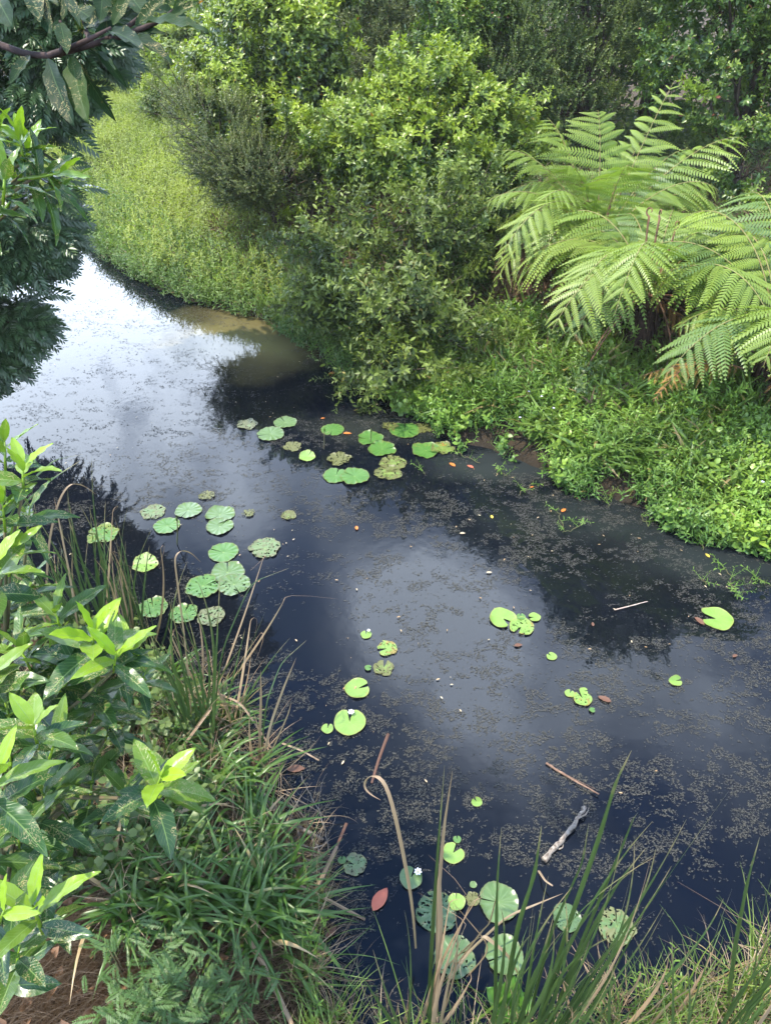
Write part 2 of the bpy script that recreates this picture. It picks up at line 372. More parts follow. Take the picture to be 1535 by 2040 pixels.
bp = nt.nodes.new('ShaderNodeBump'); bp.inputs['Strength'].default_value = .028; bp.inputs['Distance'].default_value = .02
hh = M(nt, 'ADD', noise(nt, 9, 2, pos), M(nt, 'MULTIPLY', noise(nt, 45, 2, pos), .12)); nt.links.new(hh, bp.inputs['Height']); nt.links.new(bp.outputs[0], p.inputs['Normal'])
o = nt.nodes.new('ShaderNodeOutputMaterial'); nt.links.new(p.outputs[0], o.inputs[0])
G = Geo(); G.add([(-40, -1, 0), (14, -1, 0), (14, 34, 0), (-40, 34, 0)], [(0, 1, 2), (0, 2, 3)]); tag(G.build('water', m, smooth=False), kind='structure')
# ------------------------------------------------------------------ bushes and trees
def lobe(px, py, Y, rx, ry, rd=None):
    c = aty(px, py, Y); k = depth(c)/FPX; return np.array([*c, rx*k, (rd or (rx+ry)/2)*k, ry*k])
def crown_pts(lobes, n, r, back=.4, lo=.45):
    n = int(n*1.1); L = np.array(lobes); wt = (L[:, 3]*L[:, 5])+(L[:, 3]*L[:, 4]); wt /= wt.sum(); k = r.choice(len(L), n*5, p=wt); L = L[k]
    d = norm(r.normal(0, 1, (len(k), 3))); rad = lo+(1.02-lo)*r.random(len(k))**.55
    rad = rad*(1+.42*(fbm(d[:, 0]*2.6+L[:, 0]*2, d[:, 2]*2.6+d[:, 1]*2+L[:, 2], 4, 1.3)-.5)*2)
    P = L[:, :3]+d*rad[:, None]*L[:, 3:6]
    keep = (r.random(len(k)) < np.where(d[:, 1] > .25, back, 1)); P, d, rad = P[keep], d[keep], rad[keep]
    # fewer where another lobe swallows the point
    LL = np.array(lobes)
    q = np.stack([np.linalg.norm((P-l[:3])/l[3:6], axis=1) for l in LL], 1); inner = (q < .55).any(1)
    keep = ~inner | (r.random(len(P)) < .25); P, d, rad = P[keep], d[keep], rad[keep]
    g = fbm(P[:, 0]*2.2+P[:, 1], P[:, 2]*2.6, 3, 1.0); keep = r.random(len(P)) < np.clip((g-.37)*7, .04, 1); P, d, rad = P[keep], d[keep], rad[keep]
    return P[:n], d[:n], rad[:n]

def wl(x, y, z, rx, ry, rz): return np.array([x, y, z, rx, ry, rz], float)
def bush(name, lobes, n, twigs, mat, seed, base=None, sc=1.0, young=.5, droop=.0, stems=6, stem_r=.03, bark=None, back=.4, upbias=.7, label=None, cat='bush', group=None, up_young=True, lo=.45, cup=None, shoots=0, shl=.6):
    r = np.random.default_rng(seed); L = np.array(lobes)
    if base is None:
        base = np.array([L[:, 0].mean(), L[:, 1].mean(), 0])
    base = np.array(base, float); base[2] = float(ground_z(base[0], base[1]))-.05
    root = empty(name, base)
    P, d, rad = crown_pts(lobes, n, r, back, lo)
    gz = ground_z(P[:, 0], P[:, 1]); k = P[:, 2] > np.maximum(gz, 0)+.03; P, d, rad = P[k], d[k], rad[k]
    dirs = norm(d*1.0+np.array([0, 0, upbias])+r.normal(0, .45, P.shape)); dirs[:, 2] -= droop; dirs = norm(dirs)
    if cup is not None: P = P[P[:, 2] < cup]
    zt = L[:, 2].max()+L[:, 5].mean()*.6; zb = L[:, 2].min()-L[:, 5].mean()
    hgt = np.clip((P[:, 2]-zb)/(zt-zb), 0, 1); expo = np.clip(d[:, 2]*.9+.15, 0, 1)*np.clip((rad-.75)*4, 0, 1)
    clump = fbm(P[:, 0]*1.7, P[:, 2]*1.7+P[:, 1], 2, 1.0)
    yg = young*np.clip(expo*(.3+hgt)*1.5*np.clip((clump-.3)*4, .2, 1.3), 0, 1)+r.normal(0, .05, len(P))
    G = Geo(); R = twig_frames(dirs, r); t = r.integers(0, len(twigs), len(P)); s = sc*r.uniform(.75, 1.25, len(P))
    for i, T in enumerate(twigs):
        k = t == i; G.rep(T, P[k], R[k], s[k], np.stack([r.random(k.sum()), np.clip(yg[k], 0, 1), 1+yg[k]*2*0+np.where(yg[k] > .15, 1., .35)-0.0], 1))
    B = Geo()
    for i in range(shoots):
        l = L[r.integers(0, len(L))]; dv = norm(r.normal(0, 1, 3)*[1, .8, .7]+[0, -.35, .25]); a = l[:3]+dv*l[3:6]*r.uniform(.65, .95); ln = shl*r.uniform(.5, 1.2)
        e = a+norm(dv+[0, 0, .45])*ln+[0, 0, -droop*ln*.6]; C = bez(a-dv*.15, a+dv*ln*.3+[0, 0, .1*ln], e-[0, 0, -.1*ln], e, 12); tube(G, C, np.linspace(.008, .002, 12), 4, mi=1)
        kk = r.integers(2, 12, int(5+ln*9)); p_ = C[kk]; tv = norm(C[kk]-C[kk-1]); dd = norm(tv+r.normal(0, .5, tv.shape)); tw = twigs[i % len(twigs)]
        yy = np.clip(young*kk/11*r.uniform(.2, 1.6), 0, 1); G.rep(tw, p_, twig_frames(dd, r), sc*r.uniform(.7, 1.1, len(kk)), np.stack([r.random(len(kk)), yy, 1+0*yy], 1))
    G.build('crown', [mat, bark or BARK], root)
    for i in range(stems):
        l = L[r.integers(0, len(L))]; tip = l[:3]+norm(r.normal(0, 1, 3))*l[3:6]*.75
        b0 = base+np.array([r.normal(0, .08), r.normal(0, .08), 0]); mid = (b0*.5+tip*.5)+np.array([0, 0, .15]); mid[:2] = b0[:2]*.6+tip[:2]*.4
        pts = bez(b0, b0+(0, 0, .3*(tip[2]-b0[2])), mid, tip, 9)+np.vstack([[0, 0, 0], r.normal(0, .02, (8, 3))])
        tube(B, pts, np.linspace(stem_r, stem_r*.25, 9), 5)
        for j in range(5):
            q = pts[3+j % 5]; e = q+norm(r.normal(0, 1, 3)+np.array([0, 0, .5]))*r.uniform(.25, .6)*np.mean(l[3:6])*1.4; tube(B, wiggle(q, e, 5, .12, r), np.linspace(stem_r*.35, stem_r*.1, 5), 3)
    B.build('trunk', bark or BARK, root)
    if label: tag(root, label, cat, group)
    return root

r0 = np.random.default_rng(11)
LF_OVAL = leaf_t(.24, .05, .14); LF_WIDE = leaf_t(.21, .05, .12); DI = diamond_t(.25, .07, .12); DW = diamond_t(.32, .06, .08)
T_BIG = [twig_t(LF_OVAL, 11, .16, .085, r0, 1.25, .25) for _ in range(5)]
T_FAR = [twig_t(DI, 11, .16, .085, r0, 1.25, .25, stem=False) for _ in range(5)]
T_SMALL = [twig_t(DW, 18, .20, .030, r0, 1.2, .1, stem=True) for _ in range(5)]
T_LONG = [twig_t(LF_WIDE, 12, .30, .085, r0, 1.3, .15, spiral=False) for _ in range(5)]

M_BRIGHT = leaf_mat('bright_bush_leaves', (.075, .130, .022), (.034, .085, .022), (.24, .33, .045), .36, .28, brown=(.25, .10, .02), brown_at=.992)
M_BRIGHT2 = leaf_mat('lime_topped_leaves', (.050, .098, .028), (.034, .076, .026), (.26, .36, .045), .34, .28, brown=(.30, .12, .03), brown_at=.99)
M_DARKB = leaf_mat('dark_small_leaves', (.070, .098, .036), (.060, .100, .038), (.17, .21, .06), .45, .28, brown=(.12, .08, .04), brown_at=.97)
M_DULL = leaf_mat('dull_shrub_leaves', (.030, .064, .026), (.050, .076, .028), (.16, .22, .045), .45, .25, spec=.3, brown=(.24, .19, .05), brown_at=.982)
M_BACK = leaf_mat('back_tree_leaves', (.070, .120, .034), (.050, .100, .038), (.17, .23, .055), .42, .32)
M_GLOSSY = leaf_mat('glossy_tree_leaves', (.065, .130, .030), (.042, .095, .026), (.20, .29, .045), .34, .32, brown=(.20, .07, .04), brown_at=.985)
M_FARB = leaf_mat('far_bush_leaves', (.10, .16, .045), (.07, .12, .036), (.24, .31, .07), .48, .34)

GB = 'bushes on the far bank'
bush('broadleaf_bush', [lobe(560, 70, 13, 145, 100), lobe(470, 190, 12.6, 90, 85), lobe(600, 165, 12.8, 85, 90), lobe(540, 275, 12.2, 90, 80), lobe(590, 320, 12, 55, 50), lobe(590, -40, 13.3, 120, 60)],
     3900, T_BIG, M_BRIGHT2, 21, aty(590, 440, 12.6), 1.15, .9, shoots=40, label='tall dense bush with lime green new growth on top, left of centre', group=GB)
bush('small_leaf_bush', [lobe(440, 290, 11.6, 85, 80), lobe(510, 345, 11.4, 100, 60), lobe(395, 230, 12.4, 60, 60), lobe(560, 370, 11.5, 60, 40)],
     2300, T_SMALL, M_DARKB, 22, aty(560, 430, 11.8), 1.1, .35, shoots=40, shl=.5, label='greyish dark bush with tiny leaves beside the bright grassy strip', group=GB)
bush('broadleaf_bush', [lobe(840, 195, 11, 95, 75), lobe(760, 260, 10.8, 100, 70), lobe(930, 265, 11, 110, 75), lobe(830, 305, 10.6, 150, 50), lobe(705, 320, 10.9, 50, 42), lobe(1000, 300, 11, 70, 60)],
     4300, T_BIG, M_BRIGHT, 23, aty(820, 440, 11), 1.12, .95, shoots=70, shl=.45, label='wide bright green bush with yellow young shoots in the middle of the far bank', group=GB)
bush('overhanging_shrub', [lobe(760, 465, 8.9, 60, 22), lobe(870, 420, 8.7, 30, 18), lobe(850, 505, 8.5, 50, 34), lobe(640, 485, 9.2, 44, 20), lobe(690, 520, 8.9, 56, 24), lobe(770, 560, 8.3, 56, 34), lobe(700, 590, 8.4, 40, 22), lobe(830, 610, 7.8, 44, 34), lobe(755, 650, 7.7, 34, 24), lobe(790, 735, 7.3, 44, 20), lobe(740, 745, 7.4, 22, 14), lobe(640, 615, 8.6, 40, 18), lobe(880, 670, 7.5, 26, 24)],
     540, T_LONG, M_DULL, 24, aty(900, 640, 8.4), 1.2, .7, stems=14, stem_r=.022, shoots=85, shl=.55, lo=.1, label='dull olive shrub arching out over the water edge', group=GB, droop=.25, upbias=.5)
bush('broadleaf_bush', [lobe(900, 440, 9.6, 60, 40), lobe(980, 410, 10, 60, 50), lobe(930, 520, 9.0, 50, 50)],
     800, T_BIG, M_BACK, 25, aty(930, 560, 9.6), .85, .3, shoots=30, label='low dark bush between the olive shrub and the tree ferns', group=GB)
bush('fine_leaf_tree', [lobe(1060, 60, 15, 170, 110), lobe(990, 160, 14.4, 110, 80), lobe(1130, 180, 14.4, 120, 90), lobe(1190, 60, 15, 120, 110), lobe(1080, -90, 15.3, 190, 110), lobe(1150, 260, 14, 90, 60), wl(2.6, 15.4, 6.6, 1.6, 1.4, 1.5), wl(4.2, 15.2, 6.9, 1.5, 1.3, 1.3), wl(3.3, 15.4, 7.8, 1.2, 1.2, 1.0)],
     8500, T_SMALL, M_BACK, 26, aty(1150, 330, 14.5), 1.5, .5, stems=14, stem_r=.05, shoots=60, shl=.9, label='tall dull green tree with very fine leaves behind the tree ferns', cat='tree', group='trees behind the bank')
bush('glossy_leaf_tree', [lobe(1410, 50, 12.2, 130, 110), lobe(1490, 190, 11.6, 90, 110), lobe(1340, 170, 12.4, 70, 70), lobe(1500, 320, 11.2, 70, 70), lobe(1420, -130, 12.6, 170, 120), lobe(1570, 100, 12, 90, 160), lobe(1460, -330, 13, 170, 130), wl(5.2, 12.6, 7.2, 1.5, 1.4, 1.6), wl(6.8, 12.4, 6.8, 1.6, 1.4, 1.6), wl(5.8, 12.6, 8.6, 1.3, 1.2, 1.1)],
     6200, T_BIG, M_GLOSSY, 27, aty(1440, 420, 12.2), 1.05, .6, stems=12, stem_r=.05, back=.3, shoots=60, shl=.8, label='tall tree with large glossy leaves in the top right corner', cat='tree', group='trees behind the bank')
bush('vine_covered_tree', [lobe(880, 50, 14, 70, 80), lobe(900, 130, 13.6, 60, 50), lobe(960, 10, 14.4, 60, 60)],
     1300, T_BIG, M_GLOSSY, 28, aty(900, 250, 14), 1.0, .6, label='narrow tree of glossy leaves behind the wide bright bush', cat='tree', group='trees behind the bank')
bush('grey_green_tree', [lobe(760, 50, 16, 110, 100), lobe(700, 140, 15.5, 70, 70), lobe(800, 140, 15.5, 80, 60), lobe(760, -70, 16.4, 130, 90)],
     3200, T_SMALL, M_DARKB, 29, aty(760, 250, 16), 1.6, .35, shoots=40, shl=.9, label='shadowy grey green tree between the two bright bushes', cat='tree', group='trees behind the bank')
bush('pale_bush', [lobe(230, 100, 25, 90, 75), lobe(300, 160, 24, 90, 50), lobe(190, 170, 25, 60, 50), lobe(300, 60, 26, 80, 60)],
     2500, T_FAR, M_FARB, 30, aty(250, 215, 25), 1.5, .6, shoots=25, shl=.9, label='pale green bush at the far end of the grassy strip', group=GB)
bush('pale_bush', [lobe(380, 120, 21, 75, 60), lobe(350, 50, 23, 90, 60), lobe(420, 60, 22, 80, 60), lobe(400, 180, 19, 50, 45), lobe(330, 200, 19.5, 50, 30)],
     2500, T_FAR, M_FARB, 31, aty(390, 230, 21), 1.35, .75, shoots=25, shl=.9, label='yellow green bush left of the tall bright bush', group=GB)
# wooded rise behind, each tree its own
ROW = [(-19, 33, 5.6, 2.6), (-13.5, 35, 6.2, 3.0), (-9.0, 31, 5.2, 2.4), (-5.0, 28, 5.6, 2.4), (-1.5, 21, 6.0, 2.4), (2.5, 19.5, 6.6, 2.6), (6.2, 19, 7.8, 2.8), (10.5, 17.5, 8.6, 3.0), (14.5, 15.5, 8.4, 3.0), (12.2, 11.5, 7.4, 2.4), (-24, 30, 5.2, 3)]
PL = ['faraway tree at the left of the distant tree line', 'rounded distant tree behind the feathery tree', 'small distant tree above the end of the grassy strip', 'distant tree behind the yellow green bush',
      'dark tree behind the tall bright bush', 'dark tree standing behind the grey green tree', 'dark tree behind the fine leaved tree', 'tallest dark tree behind the glossy tree', 'dark tree at the right end of the tree line',
      'dark tree beside the right edge behind the glossy tree', 'last distant tree far out on the left']
for i, (x, y, h, rr) in enumerate(ROW):
    lb = [np.array([x+dx*rr, y+dy*rr, h*hz, rr*s_, rr*s_, h*vz]) for dx, dy, hz, s_, vz in ((0, 0, .72, .8, .30), (-.55, -.2, .5, .6, .3), (.55, -.1, .52, .6, .3), (0, -.35, .3, .75, .28))]
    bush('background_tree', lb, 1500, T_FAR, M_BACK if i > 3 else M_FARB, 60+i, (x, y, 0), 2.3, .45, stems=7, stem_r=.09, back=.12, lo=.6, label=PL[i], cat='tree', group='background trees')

# ------------------------------------------------------------------ feathery tree on the left
def pinnate_t(r, n=11, L=.22, ll=.065):
    G = Geo(); t = np.linspace(.08, 1, n); p = np.stack([t*L, 0*t, -.35*L*t**2], 1)
    for sgn in (-1, 1):
        a = 1.05-.45*t; d = np.stack([np.cos(a), sgn*np.sin(a), -.25-.1*t], 1)
        G.rep(diamond_t(.17, .02, .1), p, frames(d, np.tile([0, 0, 1.], (n, 1))+r.normal(0, .15, (n, 3))), ll*(.55+.6*np.sin(PI*np.clip(t*.9+.05, 0, 1)))*r.uniform(.85, 1.1, n), np.stack([r.random(n)*.3, 0*t, 1+0*t], 1))
    return np.concatenate(G.v), np.concatenate(G.f), np.concatenate(G.c)
M_FEATHER = leaf_mat('feathery_leaves', (.015, .042, .018), (.042, .080, .036), (.06, .10, .035), .36, .15)
rf = np.random.default_rng(5); T_SPRAY = [pinnate_t(rf, 8, .25, .095) for _ in range(6)]
fl = [lobe(60, 130, 7.3, 110, 90), lobe(90, 300, 7.1, 65, 60), lobe(115, 370, 7.0, 50, 50), lobe(40, 330, 7.2, 100, 80), lobe(40, 440, 7.0, 90, 60), lobe(30, 570, 6.9, 62, 48), lobe(20, 490, 6.9, 80, 45), lobe(10, 640, 6.8, 66, 40), lobe(-45, 705, 6.7, 62, 42),
      lobe(140, 60, 7.4, 90, 80), lobe(-120, 400, 7.2, 140, 250), lobe(-60, 0, 7.6, 160, 160), lobe(90, -90, 7.6, 150, 110), lobe(60, -260, 8, 170, 140), lobe(220, -190, 7.7, 90, 75), lobe(-150, -200, 8, 220, 200)]
rr = np.random.default_rng(77); P, d, rad = crown_pts(fl, 9500, rr, .5, .5); k = P[:, 2] > .12; P, d, rad = P[k], d[k], rad[k]
base = np.array([-6.2, 8.0, .0]); ft = empty('feathery_tree', base)
G = Geo(); side = d*[1, 1, .35]+rr.normal(0, .35, d.shape); side[:, 2] -= .16; side = norm(side); up = np.tile([.2, -.7, .8], (len(P), 1))+rr.normal(0, .2, P.shape)
R = frames(side, up); t = rr.integers(0, 6, len(P)); br_ = fbm(P[:, 0]*2, P[:, 2]*2, 2, 1.)
for i in range(6):
    k = t == i; G.rep(T_SPRAY[i], P[k], R[k], rr.uniform(.65, 1.15, k.sum()), np.stack([rr.random(k.sum()), .25*br_[k], 1+0*P[k][:, 0]], 1))
G.build('crown', M_FEATHER, ft)
B = Geo(); tube(B, wiggle(base, base+(.6, -.2, 6.5), 12, .03, rr), np.linspace(.2, .08, 12), 8)
for i, l in enumerate(fl): tube(B, bez(base+(.2, -.05, 1.5+.35*(i % 8)), base+(.8, -.2, 2.4+.35*(i % 8)), l[:3]+(-.5, 0, .5), l[:3]+(.2*l[3], 0, -.3*l[5]), 10), np.linspace(.06, .012, 10), 5)
B.build('trunk', BARK, ft)
tag(ft, 'dark feathery leaved tree hanging over the water at the left edge', 'tree')
# ------------------------------------------------------------------ tree ferns
M_FROND = [leaf_mat('fern_leaflets', (.165, .25, .05), (.12, .20, .040), (.24, .33, .06), .42, .32),
           leaf_mat('fern_leaflets_dim_blue', (.085, .155, .050), (.10, .175, .050), (.18, .26, .06), .42, .28),  # bluish darker copy: the look of less lit fronds is put into the colour
           leaf_mat('fern_leaflets_lit_yellow', (.20, .29, .06), (.16, .25, .05), (.28, .34, .08), .42, .35),  # lighter yellow copy: the look of sunlit fronds is put into the colour
           leaf_mat('dead_fern_leaflets', (.34, .17, .04), (.22, .10, .03), (.35, .2, .06), .7, .2)]
RACHIS = bark_mat('fern_rachis', (.20, .22, .07), (.20, .14, .06), 30, .7, .2)
RACHIS_D = bark_mat('brown_fern_stalk', (.20, .10, .055), (.08, .045, .03), 30, .8, .3)
FERN_TRUNK = bark_mat('fibrous_fern_trunk', (.085, .05, .035), (.022, .014, .01), 40, .95, 1.0)
def pinna_t(n, L, w, droop, r, sag=.25):
    """one pinna along +X with comb-like leaflets"""
    G = Geo(); t = np.linspace(.03, .985, n); p = np.stack([t*L, 0*t, -droop*L*t**2], 1)
    for sg in (-1, 1):
        a = 1.25-.30*t; d = np.stack([np.cos(a), sg*np.sin(a), -sag-.5*droop*t], 1)
        ln = w*np.clip(np.sin(PI*np.clip(.18+t*.82, 0, 1)), .10, 1)**.8
        v = np.array([(0, -.14, 0), (0, .14, 0), (.55, .15, .03), (.55, -.15, .03), (1, 0, -.06)]); f = np.array([(0, 3, 2), (0, 2, 1), (3, 4, 2)])
        c = np.array([[0, 0, 1, 0], [0, 0, 1, 0], [0, 0, .4, .5], [0, 0, .4, .5], [0, 0, 0, 1]], float)
        sc = np.stack([ln, np.full(n, w*1.0), ln], 1)
        G.rep((v, f, c), p, frames(d, np.tile([0, 0, 1.], (n, 1))), sc, np.stack([r.random(n)*.3, .25*t**2, 1+0*t], 1))
    s = .0035; q = np.stack([np.linspace(0, 1, 5)*L, np.zeros(5), -droop*L*np.linspace(0, 1, 5)**2], 1)
    for i in range(4): G.add([q[i]+(0, -s, .001), q[i]+(0, s, .001), q[i+1]+(0, s, .001), q[i+1]+(0, -s, .001)], [(0, 1, 2), (0, 2, 3)], (.3, .6, 1, .5))
    return np.concatenate(G.v), np.concatenate(G.f), np.concatenate(G.c)
rF = np.random.default_rng(41)
PINNA = [pinna_t(17, 1.0, .135, dr, rF) for dr in (.2, .35, .55)]
def frond(parent, base, tip, arch, width, mat, start=.16, npair=15, curl=0.0, stalk=RACHIS, yg=.1):
    base = np.array(base, float); tip = np.array(tip, float); L = np.linalg.norm(tip-base)
    up = np.array([0, 0, 1.]); p1 = base+(tip-base)*.25+up*arch*L*1.1; p2 = base+(tip-base)*.72+up*arch*L*1.0
    c = bez(base, p1, p2, tip, 60); T = norm(np.gradient(c, axis=0))
    G = Geo(); tt = start+(1-start)*np.linspace(0, 1, npair)**.92; tt = np.clip(tt, 0, .995)
    ii = tt*59; i0 = np.clip(ii.astype(int), 0, 58); fr = (ii-i0)[:, None]; p = c[i0]*(1-fr)+c[i0+1]*fr; t = T[i0]
    side = norm(np.cross(t, up)+rF.normal(0, .02, t.shape)); nrm = np.cross(side, t)
    u = (tt-start)/(1-start); prof = np.clip(np.sin(PI*np.clip(.20+.80*u, 0, 1))**.75, .05, 1)
    for sg in (-1, 1):
        a = 1.22-.45*u+rF.normal(0, .05, npair)
        d = side*(sg*np.sin(a))[:, None]+t*np.cos(a)[:, None]+nrm*(.16-.15*u)[:, None]+rF.normal(0, .09, t.shape)
        d[:, 2] -= rF.uniform(.1, .34)
        R = frames(d, nrm); k = rF.integers(0, 3, npair); ln = width*prof*rF.uniform(.9, 1.08, npair)
        for j in range(3):
            q = k == j; G.rep(PINNA[j], p[q], R[q], ln[q], np.stack([rF.random(q.sum()), np.full(q.sum(), yg)+.2*u[q]**2, np.ones(q.sum())], 1))
    f_ = G.build('frond', mat, parent); B = Geo(); tube(B, c-np.array(parent.location), np.linspace(.009, .002, 60), 5); B.build('rachis', stalk).parent = f_
    return f_
def fern_trunk(root, base, top, rad):
    B = Geo(); pts = wiggle(base, top, 9, .03, rF); tube(B, pts, np.linspace(rad*1.25, rad*.8, 9), 12)
    for i in range(90):
        t = rF.random()**.7; q = np.array(base)+(np.array(top)-np.array(base))*t; a = rF.random()*6.28; o = np.array([math.cos(a), math.sin(a), 0])*rad*(1.1-.3*t)
        e = q+o*rF.uniform(1.2, 2.3)+(0, 0, -rF.uniform(.05, .30)); tube(B, bez(q+o*.8+(0, 0, .05), q+o*1.3+(0, 0, .12), e+(0, 0, .1), e, 5), np.linspace(.011, .004, 5), 4)
    B.build('trunk', FERN_TRUNK, root)
def dead_stalks(root, top, n, reach, r):
    for i in range(n):
        a = r.random()*6.28; L = reach*r.uniform(.6, 1.1); e = np.array([top[0]+math.cos(a)*L, top[1]+math.sin(a)*L, 0]); e[2] = max(float(ground_z(e[0], e[1])), 0)+.05
        B = Geo(); tube(B, bez(np.array(top), np.array(top)+(.3*math.cos(a)*L, .3*math.sin(a)*L, .15), e+(0, 0, .35), e, 10), np.linspace(.015, .006, 10), 5); B.build('dead_stalk', RACHIS_D, root)
def fern(px, py, ybase, ztop, fr, label, rad, seed, ndead, nex=17):
    """crown pixel of the hub at world y, height ztop of the hub above the ground"""
    hub = aty(px, py, ybase); base = hub.copy(); base[2] = float(ground_z(base[0], base[1]))-.05
    root = empty('tree_fern', base); tag(root, label, 'tree fern', 'tree ferns on the right bank')
    fern_trunk(root, base, hub+(0, 0, -.02), rad); r = np.random.default_rng(seed); dead_stalks(root, hub, ndead, .95, r)
    for (tx, ty, dy, arch, wd, mi, yg) in fr:
        o = norm(aty(tx, ty, ybase+dy)-hub)*.05
        frond(root, hub+o+(0, 0, 0), aty(tx, ty, ybase+dy), arch*1.3, wd*1.22, M_FROND[mi], yg=yg)
    for i in range(nex):
        a = r.random()*6.28; el = r.uniform(-.15, .25); L = r.uniform(1.1, 1.65); tip = hub+np.array([math.cos(a)*math.cos(el), math.sin(a)*math.cos(el), math.sin(el)])*L
        tip[2] = max(tip[2], .45); frond(root, hub+(tip-hub)*.04, tip, r.uniform(.34, .52), r.uniform(.44, .58), M_FROND[r.choice([0, 0, 1, 2])], yg=r.random()*.25)
    for i in range(4):
        a = r.random()*6.28; e = hub+np.array([math.cos(a)*.75, math.sin(a)*.75, -r.uniform(.25, .6)]); e[2] = max(e[2], float(ground_z(e[0], e[1]))+.08); tag(frond(root, hub, e, .12, r.uniform(.22, .32), M_FROND[3], npair=12, stalk=RACHIS_D), 'dead brown frond hanging below the crown')
    # furled crosiers
    for i in range(3):
        a = r.random()*6.28; q = hub+(.08*math.cos(a), .08*math.sin(a), 0); e = q+(.10*math.cos(a), .1*math.sin(a), r.uniform(.4, .9)); th = np.linspace(0, 5.5, 14); k = .05*(1-th/7)
        cr = e+np.stack([k*np.sin(th)*math.cos(a), k*np.sin(th)*math.sin(a), .05-k*np.cos(th)], 1)
        B = Geo(); tube(B, np.vstack([bez(q, q+(0, 0, .2), e-(0, 0, .2), e, 8)[:-1], cr]), np.r_[np.linspace(.014, .01, 7), np.linspace(.011, .004, 14)], 6); B.build('furled_frond', RACHIS_D, root)
# (tip x, tip y, dy, arch, half width, material, youth)
fern(1185, 505, 8.6, 1.0, [
    (985, 535, -1.2, .34, .36, 2, .1), (965, 405, -.3, .22, .36, 0, .1), (1000, 300, .2, .18, .36, 0, .2), (1090, 235, .7, .12, .34, 0, .2), (1190, 220, .5, .14, .40, 2, 0), (1340, 165, .9, .05, .34, 0, .35),
    (1480, 275, .5, .16, .42, 0, .15), (1430, 380, -.2, .25, .38, 0, .1), (1080, 400, -.9, .22, .30, 0, .1), (1040, 370, .1, .25, .34, 0, 0), (1250, 330, -.5, .2, .36, 0, .1), (1380, 300, .6, .2, .36, 1, 0), (1290, 260, .9, .14, .36, 0, .1), (1130, 330, -.2, .2, .34, 0, 0),
    (1235, 520, -1.2, .3, .30, 2, 0), (1000, 460, .6, .2, .3, 1, 0)], 'large tree fern spreading wide yellow green fronds in the middle of the fern group', .11, 1, 8)
fern(1290, 590, 7.2, .7, [
    (1480, 610, -.7, .26, .34, 1, 0), (1270, 480, .3, .2, .34, 0, .1), (1110, 560, .1, .1, .10, 1, 0), (1400, 470, .2, .3, .36, 0, .2), (1500, 480, .3, .2, .36, 2, 0), (1340, 420, .6, .25, .34, 0, .05), (1240, 430, .9, .25, .34, 1, 0), (1450, 420, .8, .2, .34, 1, 0), (1200, 600, -.4, .2, .16, 1, 0)],
    'low tree fern on a dark shaggy trunk in front of the large one', .13, 2, 14)
fern(1545, 690, 6.3, .9, [
    (1240, 520, .9, .30, .40, 1, 0), (1345, 655, -.1, .26, .34, 2, 0), (1400, 700, -.6, .22, .30, 2, 0), (1340, 450, 1.1, .34, .36, 0, .7), (1480, 390, 1.4, .25, .40, 1, 0), (1545, 380, 1.2, .2, .36, 0, .3), (1700, 500, 0, .3, .4, 0, .1), (1420, 480, 1.0, .36, .34, 0, .7), (1530, 720, -.9, .2, .3, 0, .1), (1470, 560, .3, .3, .34, 1, .2), (1640, 560, .2, .3, .36, 0, .3)],
     'tree fern cut by the right edge with bluish and lime fronds', .10, 3, 6, 5)
# dead fronds lying on the bank
def dead_frond(px0, py0, px1, py1, z, label, wd=.16):
    a = atz(px0, py0, z); b = atz(px1, py1, z-.1); o = empty('dead_fern_frond', a); frond(o, a, b, .12, wd, M_FROND[3], start=.1, npair=15, stalk=RACHIS_D); tag(o, label, 'dead fern frond', 'dead fern fronds on the bank')
dead_frond(1480, 735, 1275, 750, 1.08, 'orange brown dead fern frond lying across the herbs below the shaggy fern trunk', .22)
dead_frond(1410, 705, 1300, 800, 1.05, 'rusty dead fern frond hanging down toward the leafy herbs', .16)

# ------------------------------------------------------------------ ground cover, uncountable
def scatter(n, bounds, cond, r, dens_far=True):
    x0, x1, y0, y1 = bounds; out_ = []; n = int(n*1.14)
    tot = 0
    while tot < n:
        x = r.uniform(x0, x1, 20000); y = r.uniform(y0, y1, 20000); P = np.stack([x, y, ground_z(x, y)], 1)
        px, py, d = project(P); k = (px > -260) & (px < 1950) & (py > -60) & (py < 2250) & cond(P, px, py, sdist(x, y)); P = P[k]
        # nearer ground needs more plants for the same cover in finer leaves
        out_.append(P); tot += len(P)
        if k.sum() < 20: break
    return np.concatenate(out_)[:n] if out_ else np.zeros((0, 3))
rg = np.random.default_rng(91)
L_NARROW = leaf_t(.13, .04, .22); L_OVATE = leaf_t(.40, .06, .12); L_HERB = leaf_t(.20, .05, .2); BLADE = leaf_t(.045, .015, .45)
T_HERB = [twig_t(L_HERB, 9, .15, .062, rg, 1.25, .15, spiral=True) for _ in range(6)]
T_CREEP = [twig_t(L_NARROW, 8, .18, .058, rg, 1.2, .1, spiral=False) for _ in range(6)]
T_ROUND = [twig_t(L_OVATE, 7, .10, .048, rg, 1.35, .15) for _ in range(6)]
def tuft_t(r, n=9, L=.22):
    G = Geo(); a = r.random(n)*6.28; op = r.uniform(.1, .9, n); d = np.stack([np.cos(a)*np.sin(op), np.sin(a)*np.sin(op), np.cos(op)], 1)
    nn = norm(np.stack([-d[:, 0], -d[:, 1], d[:, 2]*.3+.2], 1)); G.rep(BLADE, r.normal(0, .012, (n, 3))*[1, 1, 0], frames(d, nn), L*r.uniform(.5, 1.2, n), np.stack([r.random(n), .2*r.random(n), 1+0*a], 1))
    return np.concatenate(G.v), np.concatenate(G.f), np.concatenate(G.c)
